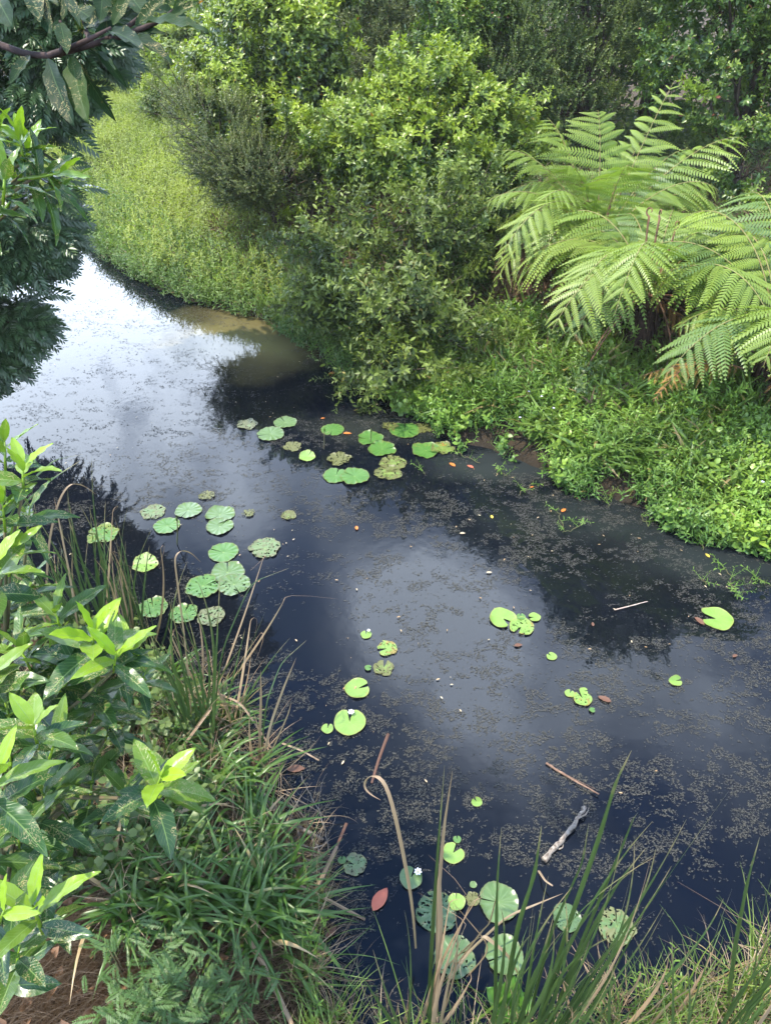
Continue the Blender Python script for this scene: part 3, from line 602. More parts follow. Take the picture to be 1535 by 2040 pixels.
T_TUFT = [tuft_t(rg) for _ in range(6)]
def cover(name, P, tm, mat, sc, lift, r, lean=.35, yg=.15, label=None, zpick=None, cl=1.6):
    P = P.copy(); h = r.random(len(P))**1.3*lift; P[:, 2] = np.maximum(P[:, 2], .0)+h
    d = norm(np.stack([r.normal(0, lean, len(P)), r.normal(0, lean, len(P))-.1, np.ones(len(P))], 1)); R = twig_frames(d, r); t = r.integers(0, len(tm), len(P)); G = Geo()
    s = sc*r.uniform(.7, 1.3, len(P)); y = np.clip(yg*(h/lift)*2*np.clip((fbm(P[:, 0]*cl, P[:, 1]*cl, 3, 1.)-.3)*4, .2, 1.6), 0, 1)
    for i, T in enumerate(tm):
        k = t == i; G.rep(T, P[k], R[k], s[k], np.stack([r.random(k.sum()), y[k], np.ones(k.sum())], 1))
    o = G.build(name, mat); tag(o, label, 'ground cover', kind='stuff'); return o
M_MEADOW = leaf_mat('meadow_leaves', (.135, .205, .038), (.105, .170, .034), (.25, .32, .06), .5, .33)
M_CREEP = leaf_mat('creeping_leaves', (.055, .125, .030), (.075, .150, .035), (.17, .27, .05), .42, .3, brown=(.16, .10, .04), brown_at=.975)
M_HERB = leaf_mat('herb_leaves', (.085, .19, .040), (.060, .145, .035), (.20, .34, .06), .42, .32, brown=(.22, .15, .05), brown_at=.985)
M_HERB2 = leaf_mat('broad_herb_leaves', (.10, .21, .045), (.075, .165, .04), (.22, .34, .06), .40, .3)
M_GRASS = leaf_mat('grass_blades', (.095, .18, .04), (.065, .135, .03), (.18, .26, .05), .45, .3, brown=(.30, .22, .10), brown_at=.95)
M_LITTER = leaf_mat("brown_litter_blades", (.13, .078, .045), (.06, .036, .024), (.24, .16, .09), .8, .1)
far_side = lambda P: P[:, 1] > 3.2+np.maximum(0, -P[:, 0])*1.2
strip = lambda P, px, py, s: (s > .1) & far_side(P) & (P[:, 1] > 9.4) & (px < 480+np.clip((py-300)*.6, -60, 90)) & (py > 200)
P = scatter(15000, (-9, 0, 9.5, 27), strip, rg); cover('meadow_herbs', P, T_CREEP, M_MEADOW, 1.35, .30, rg, .3, .5, 'bright yellow green grassy strip of knee high herbs running back along the creek', cl=.8)
edge = lambda P, px, py, s: (s > -.02-.22*fbm(P[:, 0], P[:, 1], 3, 2.)) & (s < .9) & far_side(P) & (P[:, 1] > 7.2) & (px < 900)
P = scatter(7000, (-7, 1.5, 7, 19), edge, rg); cover('creeping_water_weed', P, T_CREEP, M_CREEP, 1.1, .28, rg, .6, .2, 'darker mat of creeping stems spilling from the grassy strip into the water')
right = lambda P, px, py, s: (s > -.10-.35*(fbm(P[:, 0]+5, P[:, 1], 3, 2.2)-.3)) & (s < 1.75+.7*(fbm(P[:, 0]*1.0+2, P[:, 1], 3, 1.4)-.5)) & far_side(P) & (px > 780) & (P[:, 1] < 8.2) & (py > 560)
P = scatter(14000, (0, 6.5, 3, 9), right, rg); n1 = fbm(P[:, 0], P[:, 1], 3, 1.5); ks = sdist(P[:, 0], P[:, 1])
keep = rg.random(len(P)) < np.clip((fbm(P[:, 0]+3, P[:, 1], 3, 1.6)-.38)*8, .05, 1); P = P[keep]; n1 = n1[keep]
sel = n1+rg.normal(0, .12, len(P))
cover('narrow_leaved_herbs', P[sel < .47], T_CREEP, M_HERB, 1.0, .24, rg, .55, .55, 'bright narrow leaved herbs covering the right bank')
cover('round_leaved_herbs', P[(sel >= .47) & (sel < .62)], T_ROUND, M_HERB2, 1.45, .22, rg, .45, .5, 'round leaved creeping herbs among the grass of the right bank')
cover('lance_leaved_herbs', P[sel >= .62], T_HERB, M_HERB, 1.0, .26, rg, .45, .45, 'lance leaved herbs in patches on the right bank')
P = scatter(2600, (0, 6.5, 3, 9), lambda P, px, py, s: right(P, px, py, s) & (s > .2) & (fbm(P[:, 0]+9, P[:, 1]+2, 3, 1.2) > .44), rg); cover('bank_grass', P, T_TUFT, M_GRASS, 1.5, .12, rg, .3, .3, 'thin arching grass between the herbs of the right bank')
back = lambda P, px, py, s: (s > .6) & far_side(P) & (P[:, 1] > 6.2) & (py > 150) & ~((px < 430) & (py < 520))
P = scatter(9000, (-4, 12, 6, 20), lambda P, px, py, s: back(P, px, py, s) & ((px < 900) | (s > 3.2) | (fbm(P[:, 0], P[:, 1], 3, 2.) > .58)), rg); cover('undergrowth', P, T_HERB, M_BACK, 1.3, .35, rg, .6, .15, 'dark undergrowth below the bushes and tree ferns')
P = scatter(9000, (-4, 9, 4.5, 14), lambda P, px, py, s: back(P, px, py, s) | ((s > 1.3) & (px > 880) & far_side(P) & (P[:, 1] > 4) & (rg.random(len(P)) < 1)), rg); cover('dry_leaf_litter', P, T_TUFT, M_LITTER, 1.3, .10, rg, 1.4, .2, 'brown dead blades and litter under the bushes')
# fallen fern stalks under the crowns
rs = np.random.default_rng(31); FS = [((980, 680), (1090, 560)), ((1000, 640), (1150, 590)), ((1190, 640), (1110, 700)), ((1230, 600), (1330, 700)), ((1300, 650), (1380, 720)), ((1330, 640), (1460, 710)), ((1430, 690), (1520, 600)), ((1500, 750), (1535, 690)), ((1060, 610), (1210, 560)), ((1150, 610), (1270, 650)), ((1010, 600), (1080, 650)), ((1110, 660), (1260, 620))]
FSL = ['crossing the litter at the left end of the fern group', 'long and thin above the left end of the fern litter', 'slanting down left of the shaggy trunk', 'passing behind the shaggy trunk', 'starting at the foot of the shaggy trunk', 'running right from the shaggy trunk to the rusty frond', 'standing up beside the right edge', 'orange brown and lowest at the right edge', 'highest of those under the large fern', 'propped against the shaggy trunk from the left', 'shortest near the olive shrub', 'nearly level in front of the shaggy trunk']
for ((x0, y0), (x1, y1)), l in zip(FS, FSL):
    a = atz(x0, y0, .9); b = atz(x1, y1, 1.0); a[2] = float(ground_z(a[0], a[1]))+.05; b[2] = float(ground_z(b[0], b[1]))+rs.uniform(.08, .3); B = Geo(); tube(B, wiggle(a-a, b-a, 9, .03, rs), np.linspace(.013, .006, 9), 6); o = B.build('dead_fern_stalk', RACHIS_D); o.location = tuple(a); tag(o, 'brown fallen fern stalk '+l, 'fern stalk', 'fallen fern stalks')
# tall herb clumps on the right bank: individual plants
def herb_clump(px, py, z, n, sc, mat, label, name='leafy_herb', tm=None, spread=.16, hgt=.4, cat='plant', group='leafy herbs on the right bank'):
    b = atz(px, py, z); b[2] = max(float(ground_z(b[0], b[1])), 0)
    o = empty(name, b); r = np.random.default_rng(int(px*7+py)); P = b+np.stack([r.normal(0, spread, n), r.normal(0, spread, n), r.random(n)**.7*hgt], 1)
    d = norm((P-b)*[1.2, 1.2, .5]+[0, 0, .25]+r.normal(0, .1, (n, 3))); G = Geo(); tm = tm or T_TALL; t = r.integers(0, len(tm), n); R = twig_frames(d, r)
    for i, T in enumerate(tm):
        k = t == i; G.rep(T, P[k], R[k], sc*r.uniform(.7, 1.2, k.sum()), np.stack([r.random(k.sum()), np.clip(.7*(P[k][:, 2]-b[2])/hgt, 0, 1), np.ones(k.sum())], 1))
    G.build('leaves', mat, o); B = Geo()
    for q in P[:: max(1, n//14)]: tube(B, wiggle(b+r.normal(0, .03, 3)*[1, 1, 0], q, 4, .05, r), .004, 4)
    B.build('stem', STEM, o); return tag(o, label, cat, group)
T_TALL = [twig_t(leaf_t(.15, .04, .25), 12, .16, .10, rg, 1.1, .1) for _ in range(5)]
herb_clump(1390, 815, .55, 90, .9, M_HERB, 'bright bushy herb with starry narrow leaves below the brown dead fern frond', spread=.2, hgt=.42)
herb_clump(1320, 790, .6, 40, .8, M_HERB, 'smaller bright herb just left of the bushy starry one', spread=.13)
herb_clump(1460, 870, .5, 45, .8, M_HERB, 'low narrow leaved herb right of the bushy starry one', spread=.16, hgt=.3)
herb_clump(1250, 690, .75, 60, .9, M_CREEP, 'dark leafy herb at the foot of the shaggy fern trunk', spread=.18, hgt=.4)
herb_clump(1115, 655, .85, 9, 1.2, M_HERB2, 'pale seedling with a few round leaves standing in front of the brown fern stalks', tm=T_ROUND, spread=.03, hgt=.3)
herb_clump(1200, 715, .7, 70, 1.0, M_GRASS, 'arching grass tussock left of the shaggy fern trunk', name='grass_tussock', tm=T_TUFT, spread=.12, hgt=.2, cat='grass', group='grass tussocks')
herb_clump(1080, 690, .6, 40, .9, M_GRASS, 'thin grass tussock among herbs near the olive shrub', name='grass_tussock', tm=T_TUFT, spread=.1, hgt=.15, cat='grass', group='grass tussocks')
# small pale flowers
FL_POS = [(1000, 655), (955, 740), (1018, 745), (1053, 780), (1078, 790), (1102, 813), (1035, 832), (1240, 795), (1257, 758), (950, 650), (915, 770), (1190, 910), (1468, 805), (1518, 960)]
FL_LAB = ['under the front frond of the large tree fern', 'just right of the olive shrub', 'among grass right of the olive shrub', 'high in the round leaved patch', 'beside the round leaved patch', 'right above a dark gap in the herbs',
          'in the yellowish herb patch', 'left of the rusty dead frond tip', 'below the shaggy fern trunk', 'nearest the top of the olive shrub foot', 'lowest beside the olive shrub', 'close to the water in the mid bank', 'right of the bushy starry herb', 'lowest near the right edge']
M_PETAL, pn = new_mat('pale_petals'); pp = pn.nodes.new('ShaderNodeBsdfPrincipled'); pp.inputs['Base Color'].default_value = (.62, .58, .80, 1); pp.inputs['Roughness'].default_value = .6
po = pn.nodes.new('ShaderNodeOutputMaterial'); pn.links.new(pp.outputs[0], po.inputs[0])
def flower(P, size, name='small_flower', label='', group='pale flowers on the right bank', stem=.12, mat=None, petals=5):
    o = empty(name, P-np.array([0, 0, stem])); G = Geo(); a = np.arange(petals)*2*PI/petals+P[0]*9; d = np.stack([np.cos(a), np.sin(a), .35+0*a], 1)
    G.rep(leaf_t(.30, .05, .05), np.tile(P, (petals, 1)), frames(d, np.tile([0, 0, 1.], (petals, 1))), size); G.build('petals', mat or M_PETAL, o)
    B = Geo(); tube(B, [P-(0, 0, stem), P-(0.004, 0, stem*.4), P], [.0025, .002, .002], 5); B.build('stem', STEM, o); return tag(o, label, 'flower', group)
for (x, y), l in zip(FL_POS, FL_LAB):
    q = atz(x, y, .6)
    for _ in range(4): q = atz(x, y, max(float(ground_z(q[0], q[1])), 0)+.27)
    flower(q, .016, label='tiny pale lilac flower '+l)
# ------------------------------------------------------------------ water lily pads
def pad_mat(name, a, b, edge, rot, rough=.38, spots=.5, bluish=0):
    m, nt = new_mat(name); at = nt.nodes.new('ShaderNodeAttribute'); at.attribute_name = 'var'; sep = nt.nodes.new('ShaderNodeSeparateColor'); nt.links.new(at.outputs['Color'], sep.inputs[0])
    R, dec, rad, ang = sep.outputs[0], sep.outputs[1], sep.outputs[2], at.outputs['Alpha']; pos = geo_pos(nt)
    col = mixc(nt, mrange(nt, noise(nt, 14, 3, pos), .35, .65), a, b)
    q = M(nt, 'ABSOLUTE', M(nt, 'SUBTRACT', M(nt, 'FRACT', M(nt, 'MULTIPLY', ang, 16)), .5)); vein = M(nt, 'MULTIPLY', mrange(nt, q, .0, .09, 1, 0), mrange(nt, rad, .1, .9, .6, .15))
    col = mixc(nt, vein, col, tuple(min(1, x*1.6) for x in b))
    col = mixc(nt, mrange(nt, rad, .0, .10, .6, 0), col, (.22, .30, .08))
    col = mixc(nt, mrange(nt, M(nt, 'ADD', rad, M(nt, 'MULTIPLY', noise(nt, 30, 3, pos), .25)), 1.02, 1.10, 0, .8), col, edge)
    n = noise(nt, 26, 5, pos, .65)
    th = M(nt, 'SUBTRACT', .78, M(nt, 'MULTIPLY', dec, .42))
    k = mrange(nt, M(nt, 'SUBTRACT', M(nt, 'ADD', n, M(nt, 'MULTIPLY', rad, .12)), th), .0, .04, 0, 1)
    col = mixc(nt, M(nt, 'MULTIPLY', k, .85), col, rot)
    k2 = mrange(nt, noise(nt, 120, 2, pos), .70, .74, 0, spots); col = mixc(nt, k2, col, (.05, .04, .02))
    p = nt.nodes.new('ShaderNodeBsdfPrincipled'); nt.links.new(col, p.inputs['Base Color']); p.inputs['Roughness'].default_value = rough; p.inputs['Specular IOR Level'].default_value = .5
    bp = nt.nodes.new('ShaderNodeBump'); bp.inputs['Strength'].default_value = .5; bp.inputs['Distance'].default_value = .003; nt.links.new(M(nt, 'MULTIPLY', vein, -1), bp.inputs['Height']); nt.links.new(bp.outputs[0], p.inputs['Normal'])
    o = nt.nodes.new('ShaderNodeOutputMaterial'); nt.links.new(p.outputs[0], o.inputs[0]); return m
PM = {'g': pad_mat('green_pad', (.050, .125, .022), (.068, .150, .028), (.10, .12, .03), (.13, .15, .03)),
      'b': pad_mat('bluish_pad', (.072, .125, .040), (.088, .146, .046), (.09, .11, .04), (.13, .13, .05), .33),
      'l': pad_mat('lime_pad', (.125, .215, .035), (.150, .250, .045), (.20, .21, .05), (.20, .13, .03), .45, .35),
      'y': pad_mat('yellowing_pad', (.14, .19, .035), (.10, .15, .03), (.13, .12, .035), (.09, .085, .025), .5),
      'm': pad_mat('mottled_pad', (.09, .15, .06), (.115, .155, .06), (.12, .12, .045), (.10, .10, .045), .5),
      'd': pad_mat('dark_pad', (.055, .10, .036), (.070, .122, .042), (.06, .09, .03), (.12, .12, .04), .35)}
def pad(px, py, wpx, kind, notch, decay, label, z=.008, teeth=True, gap=.16, holes=0, fold=0, seed=None, tilt=0, group='water lily pads'):
    r = np.random.default_rng(int(px*13+py*7) if seed is None else seed); c = atz(px, py, z); R0 = wpx/2*depth(c)/FPX
    na, nr = 72, 12; g = gap; a = np.radians(notch)+g/2+(2*PI-g)*np.linspace(0, 1, na); rr_ = np.linspace(0, 1, nr)**.8
    tt = (np.linspace(0, 1, na)*26) % 1; rim = 1+(.03*np.abs(tt-.5)*2 if teeth else 0)+.03*np.sin(a*3+r.random()*6)+.02*np.sin(a*5+r.random()*6)
    rim *= 1-.10*np.exp(-((np.linspace(0, 1, na)-.0)/.03)**2)-.10*np.exp(-((np.linspace(0, 1, na)-1)/.03)**2)
    rim *= 1-decay*.22*np.clip((vnoise(a*3+r.random()*50, a*0+2)-.45)*3, 0, 1)
    A, Q = np.meshgrid(a, rr_); x = Q*rim[None]*np.cos(A)*R0; y = Q*rim[None]*np.sin(A)*R0
    zz = (.004+.010*r.random()**2)*Q**6*(.6+.5*np.sin(A*4+r.random()*6))+.0025*np.sin(A*13)*Q**2*(1 if teeth else .3)-.004*(1-Q)**4
    zz = zz*min(1.4, R0/.11)+tilt*x
    if fold:
        f = fold*np.maximum(0, y)/R0; y = np.where(y > 0, y*math.cos(min(1.3, fold)), y); zz = zz+f*R0*.7
    V = np.stack([x, y, zz], 2).reshape(-1, 3)
    i = np.arange((nr-1)*na).reshape(nr-1, na)[:, :-1].ravel(); F = np.concatenate([np.stack([i, i+na, i+na+1], 1), np.stack([i, i+na+1, i+1], 1)])
    if holes:
        fc = V[F].mean(1)/R0; n = fbm(fc[:, 0]*9+px, fc[:, 1]*9+py, 3, 1.); F = F[~((n > .70-.16*holes) & (np.linalg.norm(fc[:, :2], axis=1) > .25))]
    V2 = V.copy(); V2[:, 2] -= .0022
    C = np.zeros((len(V), 4)); C[:, 0] = r.random(); C[:, 1] = decay; C[:, 2] = Q.ravel(); C[:, 3] = ((A.ravel())/(2*PI)) % 1
    C[:, 3] = np.repeat(np.linspace(0, 1, na)[None], nr, 0).ravel()
    G = Geo(); G.add(V, F, C); G.add(V2, F[:, ::-1], C)
    rimi = (nr-1)*na+np.arange(na-1); n0 = len(V); G.add(np.vstack([V, V2]), np.concatenate([np.stack([rimi, rimi+n0, rimi+n0+1], 1), np.stack([rimi, rimi+n0+1, rimi+1], 1)]), np.vstack([C, C]))
    o = G.build('lily_pad', PM[kind]); o.location = tuple(float(q) for q in c); return tag(o, label, 'lily pad', group)
FAR = 'toothed lily pads near the far bank'; MID = 'toothed lily pads left of centre'; NEAR = 'lime lily pads on open water'; LOW = 'large pads among the reeds at the bottom'
PADS = [
 (493, 845, 44, 'm', 200, .75, 'pale ragged lily pad at the left end of the far group', 1, FAR), (568, 841, 46, 'b', 120, .15, 'small bluish green pad above a larger one at the left of the far group', 0, FAR), (539, 864, 54, 'b', 200, .1, 'bluish green pad below the small one at the left of the far group', 0, FAR),
 (662, 856, 46, 'g', 260, .1, 'bright green pad beside a thin bud stalk and an orange leaf', 0, FAR), (737, 873, 52, 'g', 180, .15, 'bright green pad pierced by a bud stalk in the far group', 0, FAR), (761, 894, 56, 'g', 10, .2, 'green pad touching the one with the bud stalk from below', 0, FAR),
 (583, 889, 38, 'y', 90, 1.0, 'mossy rotting pad left of the folded bright pad', 1, FAR), (612, 910, 32, 'l', 60, .1, 'small bright pad with one side folded up in the far group', 0, FAR), (676, 914, 50, 'y', 300, 1.0, 'mossy rotting pad between the folded pad and the far centre pads', 1, FAR),
 (669, 947, 52, 'g', 80, .1, 'left pad of the overlapping green pair in the far group', 0, FAR), (706, 948, 58, 'g', 150, .15, 'right pad of the overlapping green pair in the far group', 0, FAR), (781, 922, 56, 'y', 120, .6, 'upper ragged yellowish pad of two in the far group', .5, FAR),
 (774, 942, 58, 'y', 250, .6, 'lower ragged yellowish pad of two in the far group', .6, FAR), (806, 857, 60, 'g', 90, .2, 'green pad with rotting neighbours next to the olive shrub', 0, FAR), (777, 848, 34, 'y', 90, 1.0, 'brownish rotting pad left of the green one next to the olive shrub', 1, FAR), (845, 852, 42, 'y', 30, 1.0, 'rust edged rotting pad right of the green one next to the olive shrub', 1.2, FAR),
 (848, 897, 58, 'g', 330, .25, 'green pad beside the orange leaf near the right bank', 0, FAR), (880, 892, 48, 'y', 20, .5, 'yellow green pad under the orange leaf near the right bank', .2, FAR),
 (305, 1020, 50, 'm', 270, .5, 'half browned pad with a deep notch left of centre', .5, MID), (375, 1016, 52, 'b', 250, .1, 'smooth bluish pad right of the half browned one', 0, MID), (333, 1047, 52, 'g', 320, .2, 'shiny green pad just under the half browned one', 0, MID),
 (438, 1025, 58, 'b', 230, .15, 'upper pad of the stacked bluish pair left of centre', 0, MID), (438, 1048, 54, 'b', 60, .15, 'lower pad of the stacked bluish pair left of centre', 0, MID), (205, 1064, 64, 'g', 180, .45, 'green pad with a brownish back half behind the left reeds', .2, MID),
 (575, 1026, 32, 'y', 300, .7, 'small yellow torn pad alone in open water', .8, MID), (412, 987, 32, 'y', 300, 1.0, 'sunken yellowish scrap of pad above the bluish pair', 1.6, MID), (495, 1021, 26, 'y', 100, 1.0, 'tiny rotting pad right of the bluish pair', 1.6, MID),
 (445, 1100, 60, 'g', 160, .1, 'clean green oval pad below the bluish pair', 0, MID), (527, 1092, 64, 'm', 200, .5, 'mottled grey green pad right of the clean oval one', .3, MID), (290, 1123, 50, 'l', 60, .2, 'bright curled pad behind the left reeds', .3, MID),
 (453, 1140, 66, 'b', 100, .15, 'upper pad of the big cluster of three', 0, MID), (404, 1167, 68, 'g', 30, .2, 'left pad of the big cluster of three', .1, MID), (466, 1164, 64, 'b', 300, .2, 'lower right pad of the big cluster of three', .1, MID),
 (305, 1210, 60, 'g', 110, .3, 'dim green pad seen above the bright shrub tip', .2, MID), (366, 1222, 56, 'g', 80, .3, 'green pad behind the tall green reed blades', .5, MID), (420, 1228, 58, 'm', 350, .6, 'tattered brown edged pad right of the tall reed blades', .8, MID),
 (729, 1264, 22, 'l', 90, 0, 'small heart shaped lime pad above the nibbled yellow one', 0, NEAR), (771, 1291, 42, 'l', 200, .45, 'lime pad with a brown nibbled margin and hooked notch', .4, NEAR), (733, 1330, 14, 'g', 0, 0, 'tiny green pad left of the brown spotted one', 0, NEAR), (764, 1330, 42, 'y', 80, .7, 'yellow pad eaten brown round its margin', .6, NEAR),
 (712, 1371, 50, 'l', 20, .05, 'lime pad with a notch opening to the right', 0, NEAR), (696, 1438, 64, 'l', 90, .1, 'large lime pad holding a small white flower in its notch', 0, NEAR), (652, 1451, 24, 'l', 80, 0, 'small lime pad left of the large one with the white flower', 0, NEAR),
 (1001, 1231, 54, 'l', 310, .05, 'big pad of the lime cluster on the right', 0, NEAR), (1038, 1247, 50, 'l', 235, .2, 'lower pad of the lime cluster with a torn margin', .2, NEAR), (1037, 1228, 18, 'g', 90, 0, 'little pad between the two large ones of the lime cluster', 0, NEAR), (1064, 1229, 24, 'l', 190, 0, 'small round pad at the right of the lime cluster', 0, NEAR),
 (1426, 1232, 64, 'l', 165, .05, 'lone lime pad with a wide notch near the right bank', 0, NEAR), (1098, 1307, 21, 'l', 130, .05, 'small lone lime pad below the cluster on the right', 0, NEAR), (1344, 1356, 26, 'l', 10, .05, 'narrow tilted lime pad at the right', 0, NEAR),
 (1160, 1391, 38, 'l', 110, .35, 'lime pad with dark nibbled margin in the group of four', .2, NEAR), (1134, 1381, 20, 'l', 60, .1, 'small left pad in the group of four', 0, NEAR), (1162, 1376, 17, 'l', 0, 0, 'small upper pad in the group of four', 0, NEAR), (1179, 1414, 12, 'g', 0, 0, 'tiny dark pad under the group of four', 0, NEAR),
 (949, 1597, 22, 'l', 120, .1, 'folded lime pad alone above the green reeds', 0, NEAR), (902, 1699, 44, 'l', 50, .12, 'lime pad with a notch toward the upper right above the brown reeds', 0, NEAR), (910, 1672, 16, 'g', 90, 0, 'tiny green pad just over the notched one near the brown reeds', 0, NEAR),
 (706, 1722, 48, 'm', 165, .55, 'half withered pad with reddish tips left of the curled reed', .3, NEAR), (681, 1713, 17, 'g', 90, .1, 'tiny ragged pad left of the half withered one', .5, NEAR), (818, 1748, 46, 'b', 60, .15, 'bluish notched pad behind the drooping brown reed', 0, NEAR), (942, 1762, 14, 'b', 90, 0, 'tiny bluish pad among the bottom pads', 0, LOW),
 (868, 1818, 82, 'd', 80, .3, 'large dark pad full of holes behind the brown reeds', .7, LOW), (909, 1796, 34, 'l', 90, .05, 'bright round pad lying on the dark holed one', 0, LOW), (940, 1790, 30, 'y', 80, .9, 'orange brown withered pad beside the bright round one', .6, LOW), (992, 1797, 78, 'b', 170, .1, 'large smooth bluish pad behind the thin green reeds', 0, LOW),
 (1228, 1845, 74, 'b', 80, .55, 'large pad with yellow eaten upper margin right of the green reeds', .6, LOW), (1128, 1828, 56, 'd', 40, .2, 'dim pad half hidden by the tall green reeds', .2, LOW), (1004, 1902, 76, 'b', 200, .1, 'bluish pad below the large smooth one', 0, LOW), (905, 1905, 82, 'd', 20, .2, 'dark pad under the arching dead blades', .1, LOW),
 (633, 1925, 40, 'd', 10, .35, 'narrow olive pad beside the bent stem at the bottom left of the pool', 0, LOW)]
LIFT = {}
for i, (x, y, wpx, kd, no, dec, lb, ho, gr) in enumerate(PADS):
    z = .007+.0035*(i % 3)
    if (x, y) in ((909, 1796), (466, 1164), (404, 1167), (706, 948), (1037, 1228)): z += .010
    lime = gr == NEAR
    pad(x, y, wpx, kd, no, dec, lb, z, teeth=not lime, gap=(.7 if x in (1426, 902, 1001) else .42) if lime else .10, holes=ho*.55, fold={612: .8, 290: .7, 1344: 1.1, 949: 1.0, 1038: 0}.get(x, 0), group=gr)
M_WHITE = M_PETAL.copy(); M_WHITE.name = 'white_petals'; M_WHITE.node_tree.nodes['Principled BSDF'].inputs['Base Color'].default_value = (.85, .85, .82, 1)
M_YELLC = leaf_mat('yellow_flower_centre', (.6, .42, .05), (.5, .35, .05), (.6, .42, .05), .6, .1)
for x, y, l in ((699, 1419, 'small white lily flower in the notch of the large lime pad'), (832, 1737, 'small white flower at the edge of the bluish notched pad'), (734, 1256, 'tiny white flower behind the small heart shaped pad')):
    fo = flower(atz(x, y, .035), .024 if x != 734 else .014, 'lily_flower', l, 'white flowers on the pond', .035, M_WHITE, 7)
    B = Geo(); q = atz(x, y, .037); tube(B, [q, q+(0, 0, .006)], [.004, .003], 7, (.2, 1, 0, 0)); B.build('flower_centre', M_YELLC, fo)
# bud stalks
for x, y, y2, l in ((645, 895, 866, 'thin green bud stalk left of the bright far pad'), (738, 882, 868, 'thin bud stalk with dark tip through the far green pad'), (352, 1085, 1045, 'pale closed lily bud on a stalk beside the shiny green pad')):
    b = atz(x, y); Y = b[1]; t = aty(x+1, y2-8, Y-.02); o = empty('lily_bud', b); B = Geo(); tube(B, wiggle(b-(0, 0, .03), t, 5, .02, rng), [.005]*5, 5); B.build('stalk', STEM, o)
    G = Geo(); tube(G, [t-(0, 0, .01), t+(0, 0, .005), t+(0, 0, .025), t+(0, 0, .045)], [.004, .010, .008, .001], 7, (.5, .2, 0, 0)); G.build('bud', M_CREEP if x < 700 and x > 400 else M_DULL, o); tag(o, l, 'lily bud', 'lily buds')

# ------------------------------------------------------------------ floating leaves and sticks
def one_leaf(px, py, L, ang, mat, label, wid=.24, z=.012, name='fallen_leaf', group='fallen leaves on the pond', var=.5):
    P = atz(px, py, z); k = depth(P)/FPX; G = Geo(); T = leaf_t(wid, .05, .06, fine=True); d = np.array([[math.cos(ang), math.sin(ang), .02]])
    v, f, c = T; c = c.copy(); c[:, 2] = 0
    G.rep((v-[.5, 0, 0], f, c), P[None], frames(d, np.array([[0, 0, 1.]])), np.array([L*k]), np.array([[var, 0, 1]])); return tag(G.build(name, mat, loc=P), label, 'leaf', group)
def flat(name, a, b, rough=.55, tr=.1): return leaf_mat(name, a, b, a, rough, tr)
M_ORANGE = flat('orange_leaf', (.55, .20, .03), (.45, .13, .03)); M_RED = flat('red_leaf', (.42, .07, .05), (.5, .16, .08)); M_BROWN = flat('brown_leaf', (.16, .07, .04), (.10, .05, .03)); M_YELL = flat('yellow_leaf', (.55, .42, .06), (.45, .33, .05)); M_PALE = flat('straw', (.46, .38, .26), (.33, .25, .16))
for a in [(885, 885, 20, .5, M_ORANGE, 'orange leaf lying on the yellow green pad'), (900, 925, 18, 2.2, M_ORANGE, 'orange leaf floating below the far pads, left of two'), (936, 929, 16, 2.4, M_RED, 'reddish orange leaf floating right of its twin'), (692, 863, 17, 0, M_ORANGE, 'orange leaf beside the bright pad with the bud stalk'),
          (662, 743, 18, .6, M_ORANGE, 'orange leaf in the dark water under the olive shrub'), (757, 1790, 54, 1.0, M_RED, 'large pinkish red leaf on the water left of the brown reeds'), (1392, 1236, 26, 2.0, M_BROWN, 'rust brown leaf touching the lone lime pad'), (1238, 987, 18, .3, M_YELL, 'yellow leaf at the edge of the right bank'),
          (979, 1029, 12, 1.6, M_YELL, 'tiny yellow leaf on dark water under the bank'), (1059, 970, 9, .4, M_ORANGE, 'tiny orange leaf near the trailing sprig'), (1203, 1392, 28, 2.6, M_BROWN, 'reddish brown leaf right of the group of four pads'), (1408, 1106, 14, 1.8, M_YELL, 'small yellow leaf near the trailing runners'),
          (1122, 1016, 16, .8, M_ORANGE, 'orange scrap above the curved sprig'), (1032, 1285, 18, .2, M_BROWN, 'dark red leaf below the lime cluster'), (710, 1051, 14, 1.7, M_ORANGE, 'small orange leaf in open blue water'), (921, 1062, 12, .1, M_PALE, 'small pale leaf at the edge of the dark reflection'),
          (974, 1140, 12, .1, M_PALE, 'pale leaf below the dark reflection'), (643, 833, 9, .3, M_ORANGE, 'tiny orange fleck left above the far pads'), (590, 1531, 36, .1, M_BROWN, 'brown leaf beside the drooping dry reeds'), (1463, 1306, 14, .5, M_BROWN, 'brown leaf in the shade near the right edge'), (1180, 1243, 12, 1.4, M_BROWN, 'brown leaf right of the lime cluster'),
          (660, 1855, 30, .9, M_BROWN, 'sunken brown leaf near the olive pad')]:
    one_leaf(*a)
# countless flecks of leaf and petal
G = Geo(); rk = np.random.default_rng(55); x = rk.uniform(-5, 6, 5000); y = rk.uniform(1, 15, 5000); k = sdist(x, y) < -.05; x, y = x[k], y[k]; k = rk.random(len(x)) < .28*np.clip((fbm(x, y, 3, .7)-.3)*3, .1, 1); x, y = x[k], y[k]; n = len(x); a = rk.random(n)*6.28
G.rep(leaf_t(.2, .05, .05), np.stack([x, y, .012+0*x], 1), frames(np.stack([np.cos(a), np.sin(a), 0*a], 1), np.tile([0, 0, 1.], (n, 1))), rk.uniform(.008, .034, n), np.stack([rk.random(n), .0+0*a, 1+0*a], 1))
tag(G.build('floating_leaf_flecks', leaf_mat('leaf_flecks', (.50, .42, .28), (.30, .17, .07), (.5, .4, .3), .6, .1)), 'pale bits of leaf and petal strewn over the pond', 'leaf flecks', kind='stuff')

